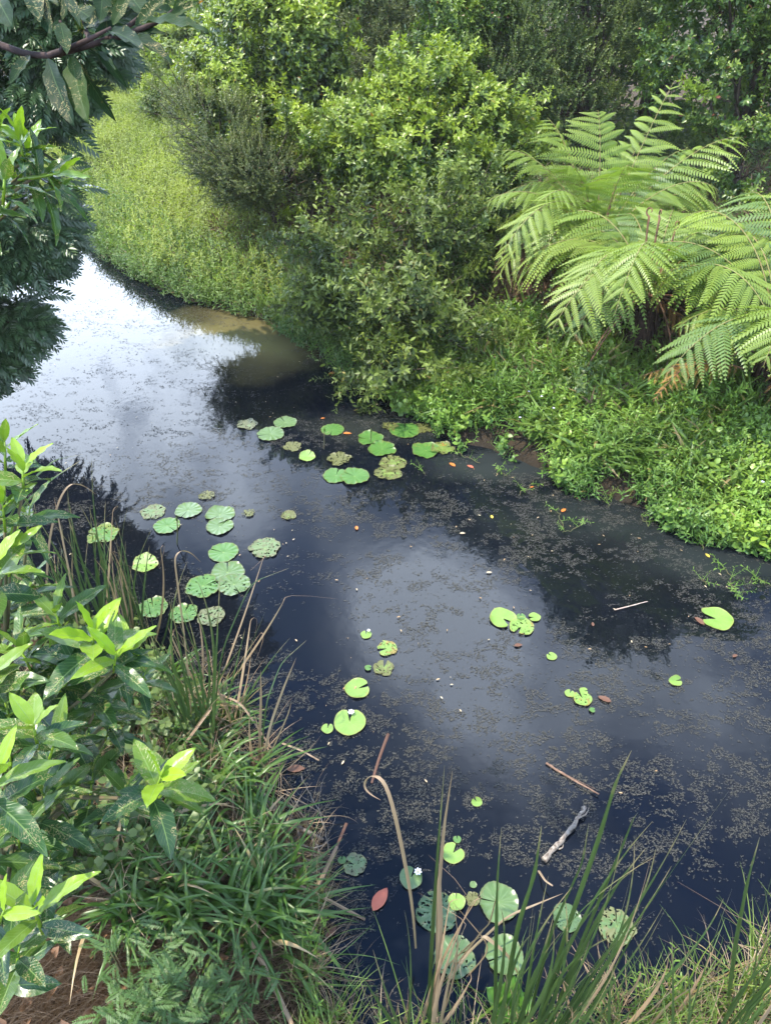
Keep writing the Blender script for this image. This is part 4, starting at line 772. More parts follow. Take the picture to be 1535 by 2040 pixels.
# weed scum: clumps of tiny duckweed-like crumbs, denser in drifts
def crumb_t(r):
    G = Geo()
    for i in range(r.integers(4, 8)):
        a = r.random()*6.28; q = np.array([r.normal(0, .45), r.normal(0, .26), r.uniform(0, .16)]); s = r.uniform(.16, .36)
        ang = r.random()*6.28+np.array([0, 1.9, 3.3, 4.6]); v = np.stack([q[0]+s*np.cos(ang)*r.uniform(.6, 1.5), q[1]+s*np.sin(ang)*.7, q[2]+r.normal(0, .10, 4)], 1); G.add(v, [(0, 1, 2), (0, 2, 3)], (r.random(), 0, .5, .5))
    return np.concatenate(G.v), np.concatenate(G.f), np.concatenate(G.c)
TC_ = [crumb_t(rk) for _ in range(14)]
NS = 2000000; x = rk.uniform(-8, 7, NS); y = .9+rk.random(NS)**1.15*17; P = np.stack([x, y, 0*x+.003], 1); px, py, d = project(P)
k = (px > -60) & (px < 1600) & (py < 2100) & (sdist(x, y) < -.02); x, y, P, px, py = x[k], y[k], P[k], px[k], py[k]
f = fbm(x*.55+y*.35, y*1.5-x*.3, 4, .9); f2 = fbm(x*1.0, y*1.6, 4, 3.6); f3 = fbm(x, y*1.3, 3, 14)
thin = np.interp(py, [450, 700, 900, 1100, 1600, 2040], [.03, .22, .60, .95, 1.15, .85])*np.interp(px, [0, 350, 600, 1000, 1535], [.65, .65, .95, 1.5, 1.6])
# clearer lane through the middle
thin *= 1+.9*np.exp(sdist(x, y)/.3)
thin *= 1-.5*np.exp(-((px-(560+(py-1000)*.28))/120)**2)*(py > 950)
pr = np.clip((f-.32)*4.0, .06, 1)*np.clip((f2-.42)*9, .04, 1)*np.clip((f3-.44)*9, .02, 1)*thin*1.5
k = rk.random(len(x)) < pr; P = P[k]; n = len(P); print('crumbs', n)
a = rk.normal(.35, .5, n); R = frames(np.stack([np.cos(a), np.sin(a), 0*a], 1), np.tile([0, 0, 1.], (n, 1))); t = rk.integers(0, 14, n); s = rk.uniform(.0045, .0105, n)*np.interp(P[:, 1], [1, 6, 14], [1, 1.25, 1.9]); G = Geo()
for i in range(14):
    q = t == i; G.rep(TC_[i], P[q], R[q], s[q], np.stack([rk.random(q.sum()), 0*s[q], 1+0*s[q]], 1))
m, nt = new_mat('pond_scum'); at = nt.nodes.new('ShaderNodeAttribute'); at.attribute_name = 'var'; sep = nt.nodes.new('ShaderNodeSeparateColor'); nt.links.new(at.outputs['Color'], sep.inputs[0])
p = nt.nodes.new('ShaderNodeBsdfPrincipled'); nt.links.new(mixc(nt, sep.outputs[0], (.030, .030, .024), (.085, .078, .062)), p.inputs['Base Color']); p.inputs['Roughness'].default_value = .55; p.inputs['Specular IOR Level'].default_value = .3
o = nt.nodes.new('ShaderNodeOutputMaterial'); nt.links.new(p.outputs[0], o.inputs[0])
tag(G.build('floating_pond_weed', m, smooth=False), 'fine grey brown weed crumbs drifting in patches on the pond', 'pond weed', kind='stuff')
# ------------------------------------------------------------------ broadleaf shrub near the camera, rosette by rosette
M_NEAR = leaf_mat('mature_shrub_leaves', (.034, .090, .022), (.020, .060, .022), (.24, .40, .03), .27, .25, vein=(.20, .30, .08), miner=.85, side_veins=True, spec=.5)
M_NEARD = leaf_mat('shaded_branch_leaves', (.014, .034, .014), (.009, .024, .011), (.05, .09, .02), .5, .22, vein=(.06, .10, .04), miner=.7, side_veins=True, spec=.10)  # darker copy of the shrub leaf, canopy shade put into the colour
NL = [leaf_t(.14, .045, dr, fine=True) for dr in (.06, .18, .32)]
NLW = [leaf_t(.19, .05, dr, fine=True) for dr in (.08, .2, .3)]
def rosette(root, C, axis, n, L, young, mat, seed, name='leaf_cluster', spread=1.0, tl=NL):
    r = np.random.default_rng(seed); G = Geo(); axis = norm(np.array(axis, float)[None])[0]
    t = np.arange(n)/max(1, n-1)              # 0 = lowest, oldest
    az = np.arange(n)*2.4+r.random()*6+r.normal(0, .2, n); op = (1.50-1.05*t**1.3)*spread+r.normal(0, .12, n)
    X = norm(np.cross(axis, [.3, .2, .9])[None])[0]; Yv = np.cross(axis, X)
    d = axis*np.cos(op)[:, None]+(X*np.cos(az)[:, None]+Yv*np.sin(az)[:, None])*np.sin(op)[:, None]
    p = C+axis*((t-1)*L*.55)[:, None]
    nn = axis+np.array([0, 0, .8])+r.normal(0, .15, (n, 3)); nn = nn-d*0.2
    R = frames(d, nn, r.normal(0, .22, n)); k = np.where(t > .7, 0, r.integers(1, 3, n))
    s = L*(1.02-.35*np.clip((t-.55)/.45, 0, 1))*r.uniform(.85, 1.1, n)
    yg = np.clip((t-.28)*2.0*young**1.5+r.normal(0, .13, n), 0, 1)
    for j in range(3):
        q = k == j; G.rep(tl[j], p[q], R[q], s[q], np.stack([r.random(q.sum()), yg[q], 0*yg[q]], 1))
    # leaf u channel must stay signed: no youth scaling used here
    tube(G, [C-axis*L*.62, C-axis*L*.3, C], [.0045, .004, .002], 6, (.6, .8, .8, .3))
    return G.build(name, mat, root)
def fix(mat): pass
sb = np.array([-1.75, 1.75, .30]); sb[2] = float(ground_z(sb[0], sb[1]))
sh = empty('broadleaf_shrub', sb); tag(sh, 'broadleaf shrub with lime shoot tips filling the lower left corner', 'shrub')
# (px, py, depth, n, leaf length in px, youth, lean x)
ROS = [(185, 1262, 2.15, 11, 112, .95, .2), (232, 1300, 2.1, 8, 92, .9, .3), (110, 1215, 2.3, 8, 92, .5, 0), (322, 1545, 1.95, 9, 105, .95, .55), (64, 1802, 1.55, 8, 122, 1.0, .1), (8, 1815, 1.5, 6, 108, 1.0, .3), (66, 1442, 1.75, 9, 95, .8, .2),
       (-5, 1540, 1.55, 9, 135, .9, .35), (112, 1470, 1.9, 7, 100, .4, .3), (45, 925, 2.1, 9, 85, .85, .25), (5, 1000, 2.1, 9, 90, .8, .1), (30, 1090, 2.2, 9, 88, .6, .3), (-15, 1130, 2.0, 9, 105, .7, .2), (10, 880, 2.2, 8, 80, .5, .1), (60, 1010, 2.35, 8, 80, .35, .4),
       (120, 1320, 2.25, 10, 95, .35, .1), (40, 1290, 2.2, 10, 100, .4, 0), (190, 1370, 2.3, 10, 100, .3, .3), (70, 1370, 2.3, 10, 100, .2, 0), (150, 1430, 2.4, 9, 95, .1, .3), (230, 1420, 2.5, 9, 90, .1, .3), (10, 1400, 2.1, 9, 100, .3, 0),
       (-10, 1660, 1.9, 9, 115, .3, .2), (90, 1580, 2.2, 10, 110, .1, .2), (185, 1540, 2.4, 9, 95, .05, .3), (250, 1570, 2.3, 8, 90, .15, .4), (40, 1640, 2.1, 9, 110, .1, .1), (100, 1700, 2.4, 9, 95, .05, .2), (150, 1640, 2.6, 9, 85, 0, .2), (20, 1740, 2.2, 9, 100, .05, 0),
       (40, 1880, 2.2, 9, 95, .05, .1), (110, 1790, 2.5, 8, 85, 0, .2), (10, 1200, 2.4, 9, 90, .3, .1), (-20, 1340, 2.1, 9, 100, .5, .2), (60, 1150, 2.5, 9, 80, .2, .1), (140, 1290, 2.6, 9, 80, .1, .1), (5, 1940, 2.3, 8, 90, 0, .1), (290, 1340, 2.6, 8, 70, .3, .4), (20, 1480, 2.5, 10, 95, .05, .1), (60, 1540, 2.7, 10, 90, 0, .1), (180, 1450, 2.9, 10, 80, 0, .2),
       (260, 1300, 2.3, 7, 84, .8, .5), (340, 1560, 2.15, 6, 80, .5, .8)]
B = Geo()
for i, (px, py, D, n, lp, yg, lx) in enumerate(ROS):
    C = atd(px, py, D); L = lp*D/FPX*1.2; rr2 = np.random.default_rng(i+300)
    ax = np.array([lx+rr2.normal(0, .12), .25+rr2.normal(0, .2), 1.0]); rosette(sh, C, ax, n, L, yg, M_NEAR, 400+i, tl=NLW if i % 3 == 0 else NL)
    ax = norm(ax[None])[0]; e = C-ax*L*.55; b = sb+np.array([rr2.normal(0, .12), rr2.normal(0, .12), 0]); j = b+np.array([(e[0]-b[0])*.45, (e[1]-b[1])*.4, (e[2]-b[2])*.65])
    tube(B, bez(b, b+(0, 0, .5*(e[2]-b[2])), j+(e-j)*.3-(0, 0, .05), e, 12), np.linspace(.014, .0045, 12), 6, (.5, 0, 0, 0))
B.build('stem', STEM, sh)
# upper clusters at the left edge
ub = np.array([-2.6, 1.6, .3]); up_ = empty('broadleaf_shrub', ub); tag(up_, 'upright leafy sprays at the left edge in front of the feathery tree', 'shrub')
UR = [(38, 268, 1.9, 11, 84, 1.0, .05), (55, 300, 2.0, 9, 92, .75, .5), (20, 300, 2.1, 9, 84, .7, -.1), (95, 345, 2.0, 8, 95, .35, 1.2), (10, 345, 1.8, 9, 95, .4, .3), (130, 372, 2.1, 7, 95, .15, 1.5), (30, 385, 2.1, 8, 90, .1, .8), (-10, 250, 1.9, 9, 90, .6, .2), (-30, 400, 2.0, 9, 90, .2, .6), (120, 345, 1.95, 5, 100, .6, 1.6)]
B = Geo()
for i, (px, py, D, n, lp, yg, lx) in enumerate(UR):
    C = atd(px, py, D); L = lp*D/FPX*1.05; ax = norm(np.array([[lx, .1, .9 if lx < 1 else .25]]))[0]; rosette(up_, C, ax, n, L, yg, M_NEAR, 500+i)
    e = C-ax*L*.55; tube(B, bez(ub+(.02*i, 0, 0), ub+(0, 0, 2.4), e-(.45, 0, .25), e, 14), np.linspace(.018, .004, 14), 6, (.5, 0, 0, 0))
B.build('stem', STEM, up_)
# overhanging branch, top left
ob = atd(-420, 60, 1.75); br = empty('overhanging_branch', ob); tag(br, 'dark curved branch with long drooping leaves across the top left corner', 'branch')
B = Geo(); main = [atd(*q) for q in ((-420, 60, 1.8), (-150, 40, 1.7), (0, 88, 1.6), (50, 108, 1.58), (95, 112, 1.56), (150, 100, 1.55), (200, 84, 1.55), (240, 64, 1.55), (275, 38, 1.56), (310, 5, 1.58), (350, -50, 1.6))]
def smooth(pts, n=40):
    pts = np.array(pts); t = np.linspace(0, len(pts)-1, n); o_ = np.stack([np.interp(t, np.arange(len(pts)), pts[:, i]) for i in range(3)], 1)
    for _ in range(3): o_[1:-1] = (o_[:-2]+o_[1:-1]*2+o_[2:])/4
    return o_
tube(B, smooth(main), np.linspace(.0085, .0035, 40), 8)
SUB = [[(95, 112, 1.56), (150, 92, 1.53), (190, 72, 1.5), (222, 55, 1.5)], [(222, 78, 1.55), (270, 62, 1.52), (320, 42, 1.5), (345, 20, 1.5)], [(120, 108, 1.56), (130, 85, 1.5), (120, 40, 1.48)], [(185, 88, 1.55), (170, 60, 1.6), (150, 20, 1.6), (140, -40, 1.6)]]
for q in SUB: tube(B, smooth([atd(*p_) for p_ in q], 14), np.linspace(.007, .003, 14), 6)
B.build('twig', bark_mat('dark_twig', (.07, .045, .04), (.025, .018, .016)), br)
# leaves: base px, tip px, depth base, depth tip, width factor
BL = [(95, 118, 152, 258, 1.55, 1.5, 1.15, 0), (142, 115, 178, 250, 1.55, 1.5, 1.35, .5), (150, 112, 236, 248, 1.55, 1.62, .9, 0), (190, 92, 256, 178, 1.54, 1.6, .95, 0), (245, 66, 345, 126, 1.54, 1.45, .85, 0), (250, 62, 340, 70, 1.54, 1.5, .7, 0), (285, 45, 418, 62, 1.5, 1.4, .75, .2), (300, 20, 400, 55, 1.52, 1.7, .9, .25),
      (220, 62, 290, 100, 1.53, 1.4, .8, 0), (270, 50, 345, -20, 1.52, 1.5, 1.2, .2), (120, 45, 135, 110, 1.48, 1.44, 1.4, .1), (125, 40, 165, -60, 1.5, 1.5, 1.2, .1), (60, -30, 82, 48, 1.5, 1.45, 1.4, 0), (130, -20, 162, 55, 1.5, 1.45, .8, 0), (170, 60, 128, 82, 1.56, 1.5, 1.2, 0), (165, 55, 250, 20, 1.58, 1.5, 1.1, 0),
      (150, 15, 215, 62, 1.6, 1.55, 1.5, .1), (225, 50, 262, -20, 1.5, 1.5, 1.5, .3), (190, 65, 245, 50, 1.5, 1.6, .9, 0), (105, 112, 48, 50, 1.57, 1.5, .7, 0), (20, -40, 120, 10, 1.7, 1.6, 1.3, .1), (-20, -40, 30, 60, 1.6, 1.5, 1.4, 0), (250, -20, 300, 45, 1.6, 1.55, 1.4, .2), (205, -30, 200, 45, 1.55, 1.5, 1.5, .1), (300, -30, 360, 20, 1.6, 1.6, 1.2, .4),
      (75, -20, 105, 75, 1.5, 1.46, 1.3, 0), (215, 30, 170, -50, 1.55, 1.5, 1.3, 0), (130, 30, 100, -60, 1.52, 1.5, 1.2, 0), (165, 70, 140, 10, 1.56, 1.5, 1.3, .1), (240, 40, 215, -30, 1.55, 1.5, 1.2, .3), (330, 40, 400, 0, 1.5, 1.5, .9, .3), (345, 18, 395, -40, 1.5, 1.5, 1, .4), (180, 96, 232, 140, 1.55, 1.5, .8, 0), (60, 110, 20, 170, 1.57, 1.5, .9, 0), (0, -20, -40, 80, 1.6, 1.5, 1.3, 0), (200, 84, 268, 95, 1.52, 1.5, .9, 0)]
rb = np.random.default_rng(8)
for i, (x0, y0, x1, y1, d0, d1, wf, yg) in enumerate(BL):
    a = atd(x0, y0, d0); b = atd(x1, y1, d1); L = np.linalg.norm(b-a); d = (b-a)/L; G = Geo(); nn = np.array([[rb.normal(0, .35)+.25, -.75, .55]])
    v, f, c = leaf_t(.105*wf, .045, .10, fine=True); v = v.copy(); v[:, 2] += .10*v[:, 0]
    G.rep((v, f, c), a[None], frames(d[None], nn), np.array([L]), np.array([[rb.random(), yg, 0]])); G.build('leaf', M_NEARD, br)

# ------------------------------------------------------------------ reeds
M_REED = leaf_mat('reed_blades', (.026, .058, .024), (.042, .082, .028), (.12, .17, .04), .38, .2, tip=(.30, .22, .12))
M_DRY = leaf_mat('dry_reed_blades', (.36, .25, .15), (.22, .14, .08), (.5, .42, .3), .6, .18, tip=(.2, .13, .08))
M_GBLADE = leaf_mat('broad_grass_blades', (.038, .100, .020), (.055, .125, .025), (.16, .24, .04), .36, .28, vein=(.12, .2, .05), brown=(.38, .27, .14), brown_at=.97)
def blade(G, b, tip, w, bow=(0, 0, 0), c=(0, 0, 0, 0), n=34, fold=.35, twist=0, side=None, taper=2.2, wav=0, hook=None):
    b = np.array(b, float); tip = np.array(tip, float); bow = np.array(bow, float); L = np.linalg.norm(tip-b)
    pts = bez(b, b+(tip-b)*.35+bow*L, b+(tip-b)*.72+bow*L, tip, n)
    if hook is not None:
        hk = np.array([np.array(h, float) for h in hook]); pts = smooth(np.vstack([pts[:-1], tip, hk]), n+12); n = n+12
    t = np.linspace(0, 1, n); wd = w*np.minimum(1, .55+t*3)*(1-t**taper)+.0008
    if wav: wd = wd*(1-rng.random(n)*.55*np.clip((t-.35)*2.5, 0, 1)*(rng.random() < .7))
    if side is None: a = rng.uniform(-.9, .9); side = np.array([math.cos(a), math.sin(a), 0])
    ribbon(G, pts, wd, side, fold, c, twist)
def reeds(px, py, z, n, hmin, hmax, dryf, spread, label, lean=(0, 0), w=.016, exact=(), seed=1, dryx=(), thin=0, name='reed_clump', cat='reeds', bowk=.05, jit=.10):
    b = atz(px, py, z); r = np.random.default_rng(seed); o = empty(name, b); A, D = Geo(), Geo()
    for i in range(n):
        q = b+np.array([r.normal(0, spread), r.normal(0, spread*.7), 0]); h = r.uniform(hmin, hmax); out_ = (q-b)[:2]*.8
        tip = q+np.array([out_[0]+lean[0]*h+r.normal(0, jit)*h, out_[1]+lean[1]*h+r.normal(0, jit)*h, h]); dry = r.random() < dryf
        side = np.array([1., r.normal(0, .8), 0])
        bow = np.array([r.normal(0, bowk), r.normal(0, bowk), 0])
        hook = None
        if dry and r.random() < .45: hook = [tip+np.array([r.normal(0, .1), r.normal(0, .08), -.02]), tip+np.array([r.normal(0, .2), r.normal(0, .12), -r.uniform(.1, .3)])]
        blade(D if dry else A, q, tip, w*r.uniform(.7, 1.25), bow, (r.random(), .1*r.random(), 0, 0), side=side, twist=r.normal(0, .5), wav=.12, hook=hook)
    for (pts, wd, dry) in exact:
        P = np.array(pts); r_ = (D if dry else A); P = smooth(P, 26); t = np.linspace(0, 1, 26); ribbon(r_, P, wd*.82*np.minimum(1, .6+t*2)*(1-t**3)*(1-(dry == 0)*r.random(26)*.45*np.clip((t-.4)*3, 0, 1))+.001, np.array([1., .25, 0]), .3, (r.random(), .4 if dry == 2 else .1, 0, 0), r.normal(0, .3))
    if A.v: A.build('green_blades', M_REED, o)
    if D.v: D.build('dry_blades', M_DRY, o)
    return tag(o, label, cat, 'reed clumps at the water edge')
E = lambda px, py, Y: aty(px, py, Y)
reeds(205, 1290, 0, 60, .75, 1.45, .12, .13, 'clump of dark upright reeds rising from the black water on the left', (-.02, .02), .017, seed=2,
      exact=[([E(95, 1300, 3.6), E(92, 1180, 3.6), E(97, 1080, 3.62), E(115, 1000, 3.65), E(138, 962, 3.7), E(165, 965, 3.75), E(192, 985, 3.8)], .016, 1), ([E(160, 1280, 3.5), E(140, 1150, 3.5), E(120, 1050, 3.5), E(108, 990, 3.5)], .015, 1)])
reeds(280, 1290, 0, 26, .55, 1.2, .25, .08, 'sparser reed clump just right of the dark upright one', (.03, .02), .015, seed=3)
reeds(90, 1240, 0.02, 16, .5, 1.0, .4, .16, 'ragged reeds behind the shrub near the left edge', (-.02, .02), .014, seed=14, exact=[([E(-20, 1100, 3.2), E(60, 960, 3.3), E(110, 915, 3.4), E(165, 905, 3.5)], .014, 0), ([E(-20, 1130, 3.2), E(50, 1000, 3.3), E(110, 950, 3.4), E(160, 918, 3.5)], .014, 0)])
reeds(405, 1500, 0, 22, .9, 1.6, .12, .06, 'tall green reeds standing in front of the big cluster of three pads', (-.02, .02), .019, seed=4,
      exact=[([E(385, 1480, 2.75), E(372, 1300, 2.75), E(352, 1150, 2.75), E(347, 1110, 2.75), E(360, 1095, 2.78), E(380, 1100, 2.85), E(400, 1120, 2.9)], .010, 1), ([E(420, 1500, 2.7), E(440, 1300, 2.8), E(500, 1160, 3.0), E(575, 1132, 3.2)], .010, 0)])
reeds(517, 1545, 0, 4, .45, .8, .9, .03, 'bundle of dry straw coloured reeds leaning at the water edge', (.04, .02), .016, seed=5,
      exact=[([E(515, 1545, 2.6), E(518, 1450, 2.6), E(520, 1390, 2.6), E(519, 1335, 2.6)], .020, 1), ([E(517, 1545, 2.6), E(540, 1440, 2.65), E(565, 1370, 2.65), E(590, 1310, 2.65)], .018, 2), ([E(516, 1545, 2.6), E(530, 1400, 2.7), E(560, 1320, 2.9), E(610, 1276, 3.1)], .010, 0), ([E(519, 1545, 2.6), E(560, 1455, 2.6), E(575, 1420, 2.6), E(580, 1400, 2.6)], .012, 1)])
reeds(470, 1430, .1, 12, .35, .7, .85, .08, 'low sheaf of dead straw blades behind the dry reed bundle', (.06, .02), .014, seed=21, jit=.3)
reeds(420, 1380, .2, 14, .4, .8, .75, .10, 'dead and green blades sprawling beside the tall green reeds', (.04, .0), .014, seed=22, jit=.3)
reeds(1180, 2090, .1, 9, .5, .95, .9, .12, 'broken straw blades among the bottom grass right of the green reeds', (.02, .05), .014, seed=23, jit=.3)
reeds(850, 2080, 0.1, 12, .6, 1.35, .55, .05, 'brown reed clump with a curled tip rising from the bottom edge', (0, .03), .020, seed=6,
      exact=[([E(850, 2080, 1.25), E(862, 1850, 1.28), E(872, 1700, 1.3), E(885, 1525, 1.3)], .022, 0), ([E(870, 2080, 1.28), E(872, 1800, 1.3), E(884, 1650, 1.3), E(901, 1535, 1.3)], .020, 1), ([E(862, 2080, 1.2), E(878, 1850, 1.25), E(874, 1760, 1.25), E(880, 1715, 1.25)], .026, 1),
             ([E(828, 1890, 1.5), E(822, 1800, 1.5), E(803, 1700, 1.5), E(784, 1610, 1.52), E(768, 1560, 1.55), E(748, 1541, 1.58), E(728, 1548, 1.6), E(722, 1568, 1.6), E(738, 1584, 1.58), E(758, 1594, 1.56)], .018, 1),
             ([E(890, 1960, 1.4), E(930, 1900, 1.5), E(1010, 1825, 1.6), E(1120, 1780, 1.7)], .020, 2), ([E(880, 1935, 1.45), E(960, 1860, 1.5), E(1010, 1900, 1.45), E(1045, 1965, 1.4)], .022, 2), ([E(870, 1975, 1.4), E(960, 1855, 1.5), E(975, 1840, 1.5), E(995, 1760, 1.5)], .014, 1),
             ([E(840, 2050, 1.25), E(780, 2000, 1.4), E(700, 2010, 1.45), E(650, 1990, 1.5)], .012, 1), ([E(860, 1985, 1.4), E(940, 1955, 1.45), E(1010, 1960, 1.45), E(1040, 1990, 1.4)], .022, 2), ([E(850, 2010, 1.35), E(900, 1980, 1.4), E(980, 1890, 1.5), E(895, 1790, 1.55)], .012, 1)])
reeds(1065, 2110, 0.1, 36, 1.0, 1.95, .14, .075, 'largest green reed clump leaning right with nibbled blade tips', (.10, .05), .014, seed=7, jit=.045,
      exact=[([E(1060, 2080, 1.2), E(1130, 1850, 1.3), E(1190, 1680, 1.35), E(1225, 1560, 1.35), E(1257, 1495, 1.35)], .026, 0), ([E(1080, 2080, 1.2), E(1170, 1850, 1.35), E(1235, 1700, 1.4), E(1262, 1630, 1.42), E(1270, 1618, 1.42)], .030, 0), ([E(1080, 2080, 1.2), E(1180, 1850, 1.3), E(1230, 1760, 1.35), E(1285, 1690, 1.4)], .026, 0),
             ([E(1040, 2080, 1.2), E(1100, 1850, 1.3), E(1160, 1720, 1.35), E(1172, 1640, 1.35)], .022, 0)])
reeds(985, 2100, 0.1, 7, 1.0, 1.5, .05, .03, 'pair of slim green reeds in front of the large smooth pad', (.02, .03), .020, seed=8, jit=.03,
      exact=[([E(985, 2080, 1.22), E(988, 1900, 1.25), E(990, 1760, 1.3), E(998, 1650, 1.3)], .022, 0), ([E(990, 2080, 1.22), E(1030, 1850, 1.3), E(1065, 1740, 1.35), E(1078, 1645, 1.35)], .026, 0)])
reeds(1440, 2130, 0.15, 26, .9, 1.65, .22, .13, 'green and straw reed clump in the bottom right corner', (.05, .03), .018, seed=9, jit=.07,
      exact=[([E(1440, 2080, 1.2), E(1465, 1880, 1.35), E(1490, 1750, 1.4), E(1512, 1668, 1.4)], .030, 0), ([E(1330, 1985, 1.5), E(1360, 1930, 1.6), E(1410, 1880, 1.7), E(1470, 1860, 1.7)], .028, 2), ([E(1335, 1995, 1.5), E(1375, 1940, 1.6), E(1420, 1900, 1.7), E(1480, 1875, 1.7)], .028, 2), ([E(1330, 1985, 1.45), E(1350, 1950, 1.5), E(1362, 1920, 1.5), E(1366, 1885, 1.5)], .016, 1)])
reeds(1240, 2110, 0.1, 10, .6, 1.0, .3, .12, 'short green reeds between the two large clumps at the bottom', (.02, .02), .018, seed=10)
reeds(1560, 2050, 0.15, 22, .6, 1.15, .35, .12, 'reeds cut off by the lower right edge', (-.02, .03), .016, seed=12)
# ------------------------------------------------------------------ grasses of the near bank
def tussock(px, py, n, L, w, label, seed, mat=None, name='grass_tussock', spread=.05, up=.8, group='broad bladed grass tussocks', green=.2):
    b = atz(px, py, .2); b = atz(px, py, max(0., float(ground_z(b[0], b[1])))); b[2] = max(0, float(ground_z(b[0], b[1]))); r = np.random.default_rng(seed); o = empty(name, b); G = Geo()
    for i in range(n):
        a = r.random()*6.28; l = L*r.uniform(.5, 1.15); op = r.uniform(.15, 1.25); q = b+np.array([r.normal(0, spread), r.normal(0, spread), 0])
        d = np.array([math.cos(a)*math.sin(op), math.sin(a)*math.sin(op), math.cos(op)*up]); mid = q+d*l*.6; tip = q+d*l*1.0+np.array([math.cos(a)*l*.25, math.sin(a)*l*.25, -l*(.25+.35*r.random())*math.sin(op)])
        pts = bez(q, q+d*l*.3+(0, 0, l*.12), mid+(0, 0, l*.12), tip, 9); t = np.linspace(0, 1, 9)
        side = np.cross(d, [0, 0, 1.]); ribbon(G, pts, w*r.uniform(.7, 1.2)*np.minimum(1, .5+t*2)*(1-t**2.4)+.0006, side, .3, (r.random(), green*r.random(), 0, 0), r.normal(0, .4))
    G.build('blades', mat or M_GBLADE, o); return tag(o, label, 'grass', group)
TUS = [(505, 1770, 'sprawling tussock reaching over the water beside the bare twigs'), (500, 1690, 'tussock above the sprawling one at the water edge'), (450, 1800, 'tussock left of the sprawling one'), (400, 1690, 'tussock in the middle of the near bank below the lime shoot'), (330, 1780, 'tussock at the right foot of the shrub'), (480, 1590, 'small tussock just behind the fallen branch'),
       (390, 1590, 'tussock beneath the lime shoot that reaches right'), (300, 1670, 'shaded tussock under the shrub'), (240, 1760, 'shaded tussock with blades hanging onto the soil'), (380, 1825, 'lowest tussock above the feathery green weed'), (260, 1825, 'drooping tussock over the bare soil'), (490, 1850, 'tussock in front of the bent straw stem'), (540, 1870, 'thin tussock where the pool narrows at the bottom'),
       (430, 1520, 'tussock below the dry reed bundle'), (340, 1500, 'tussock behind the lime shoot that reaches right'), (400, 1420, 'tussock at the base of the tall green reeds'), (330, 1370, 'tussock between the shrub top and the tall green reeds'), (450, 1450, 'short tussock at the water edge under the reeds'), (280, 1430, 'tussock hidden among the shrub leaves'), (560, 1800, 'few grass blades beside the broken straw stalks')]
for i, (x, y, l) in enumerate(TUS): tussock(x, y, [48, 38][x > 570 or y < 1460], .47 if y > 1500 else .38, .026, l, 600+i)
def weedy(name, bounds, n, tm, mat, sc, lift, label, cond, yg=.3, lean=.4):
    P = scatter(n, bounds, cond, rg); return cover(name, P, tm, mat, sc, lift, rg, lean, yg, label)
def longtuft(r, n=7, L=.34):
    G = Geo()
    for i in range(n):
        a = r.random()*6.28; op = r.uniform(.1, .8); l = L*r.uniform(.5, 1.2); d = np.array([math.cos(a)*math.sin(op), math.sin(a)*math.sin(op), math.cos(op)]); t = np.linspace(0, 1, 8)
        pts = bez(np.zeros(3), d*l*.4, d*l*.8, d*l+np.array([math.cos(a)*.3*l, math.sin(a)*.3*l, -.25*l*r.random()]), 8); ribbon(G, pts, .0052*(1-t**2)+.0004, np.cross(d, [0, 0, 1.]), .3, (r.random(), .1, 0, 0))
    return np.concatenate(G.v), np.concatenate(G.f), np.concatenate(G.c)
T_LT = [longtuft(rg) for _ in range(10)]
near = lambda P: P[:, 1] < 2.2+np.maximum(0, -P[:, 0])*1.2
weedy('bank_grass', (-1.2, 4.2, .2, 2.6), 300, T_LT, M_GRASS, 1.0, .05, 'fine green grass along the bottom bank', lambda P, px, py, s: near(P) & (s > -.10) & (px > 590) & (py > 1800), .4)
weedy('dead_grass', (-2.5, 4.2, .2, 3.4), 800, T_LT, M_DRY, .85, .03, 'dead straw grass lying on the near bank', lambda P, px, py, s: near(P) & (s > -.08) & (py > 1350) & ((px > 560) | (py < 1800)), .2, 1.1)
weedy('trailing_herbs', (-1.2, 4.2, .2, 2.6), 110, T_CREEP, M_HERB, .8, .12, 'narrow leaved herbs in the grass of the bottom bank', lambda P, px, py, s: near(P) & (s > -.12) & (px > 620) & (py > 1850), .5)
weedy('shaded_undergrowth', (-3.5, -.2, .6, 5), 900, T_ROUND, M_BACK, 1.3, .20, 'dark small leaved growth beneath the shrub', lambda P, px, py, s: near(P) & (s > .02) & (px < 420) & (py < 1800) & (py > 1000), .1)
M_FALLEN = leaf_mat('fallen_leaves', (.26, .14, .07), (.14, .075, .045), (.3, .2, .1), .7, .1)
M_STRAW = leaf_mat('straw_bits', (.38, .27, .17), (.20, .13, .08), (.3, .2, .1), .8, .05)
weedy('near_leaf_litter', (-3, .4, .3, 3), 1000, [leaf_t(.26, .05, .15)], M_FALLEN, .085, .015, 'fallen brown leaves on the soil at the bottom left', lambda P, px, py, s: near(P) & (s > .02) & (py > 1700), 0, 2.0)
def straw_t(r):
    G = Geo()
    for i in range(9):
        a = r.random()*6.28; q = np.array([r.normal(0, .05), r.normal(0, .05), r.uniform(0, .02)]); d = np.array([math.cos(a), math.sin(a), r.normal(0, .12)])*r.uniform(.04, .12); ribbon(G, [q, q+d*.5+(0, 0, .008), q+d], .0022, [0, 0, 1.], .1, (r.random(), 0, 0, 0))
    return np.concatenate(G.v), np.concatenate(G.f), np.concatenate(G.c)
P = scatter(3600, (-2.6, .3, .4, 2.6), lambda P, px, py, s: near(P) & (s > .0) & (py > 1650) & (px < 640), rg); P[:, 2] += .012; G = Geo(); TS = [straw_t(rg) for _ in range(8)]; t = rg.integers(0, 8, len(P)); R = frames(np.tile([1., 0, 0], (len(P), 1)), np.tile([0, 0, 1.], (len(P), 1)))
aa = rg.random(len(P))*6.28; R = frames(np.stack([np.cos(aa), np.sin(aa), 0*aa], 1), np.tile([0, 0, 1.], (len(P), 1)))
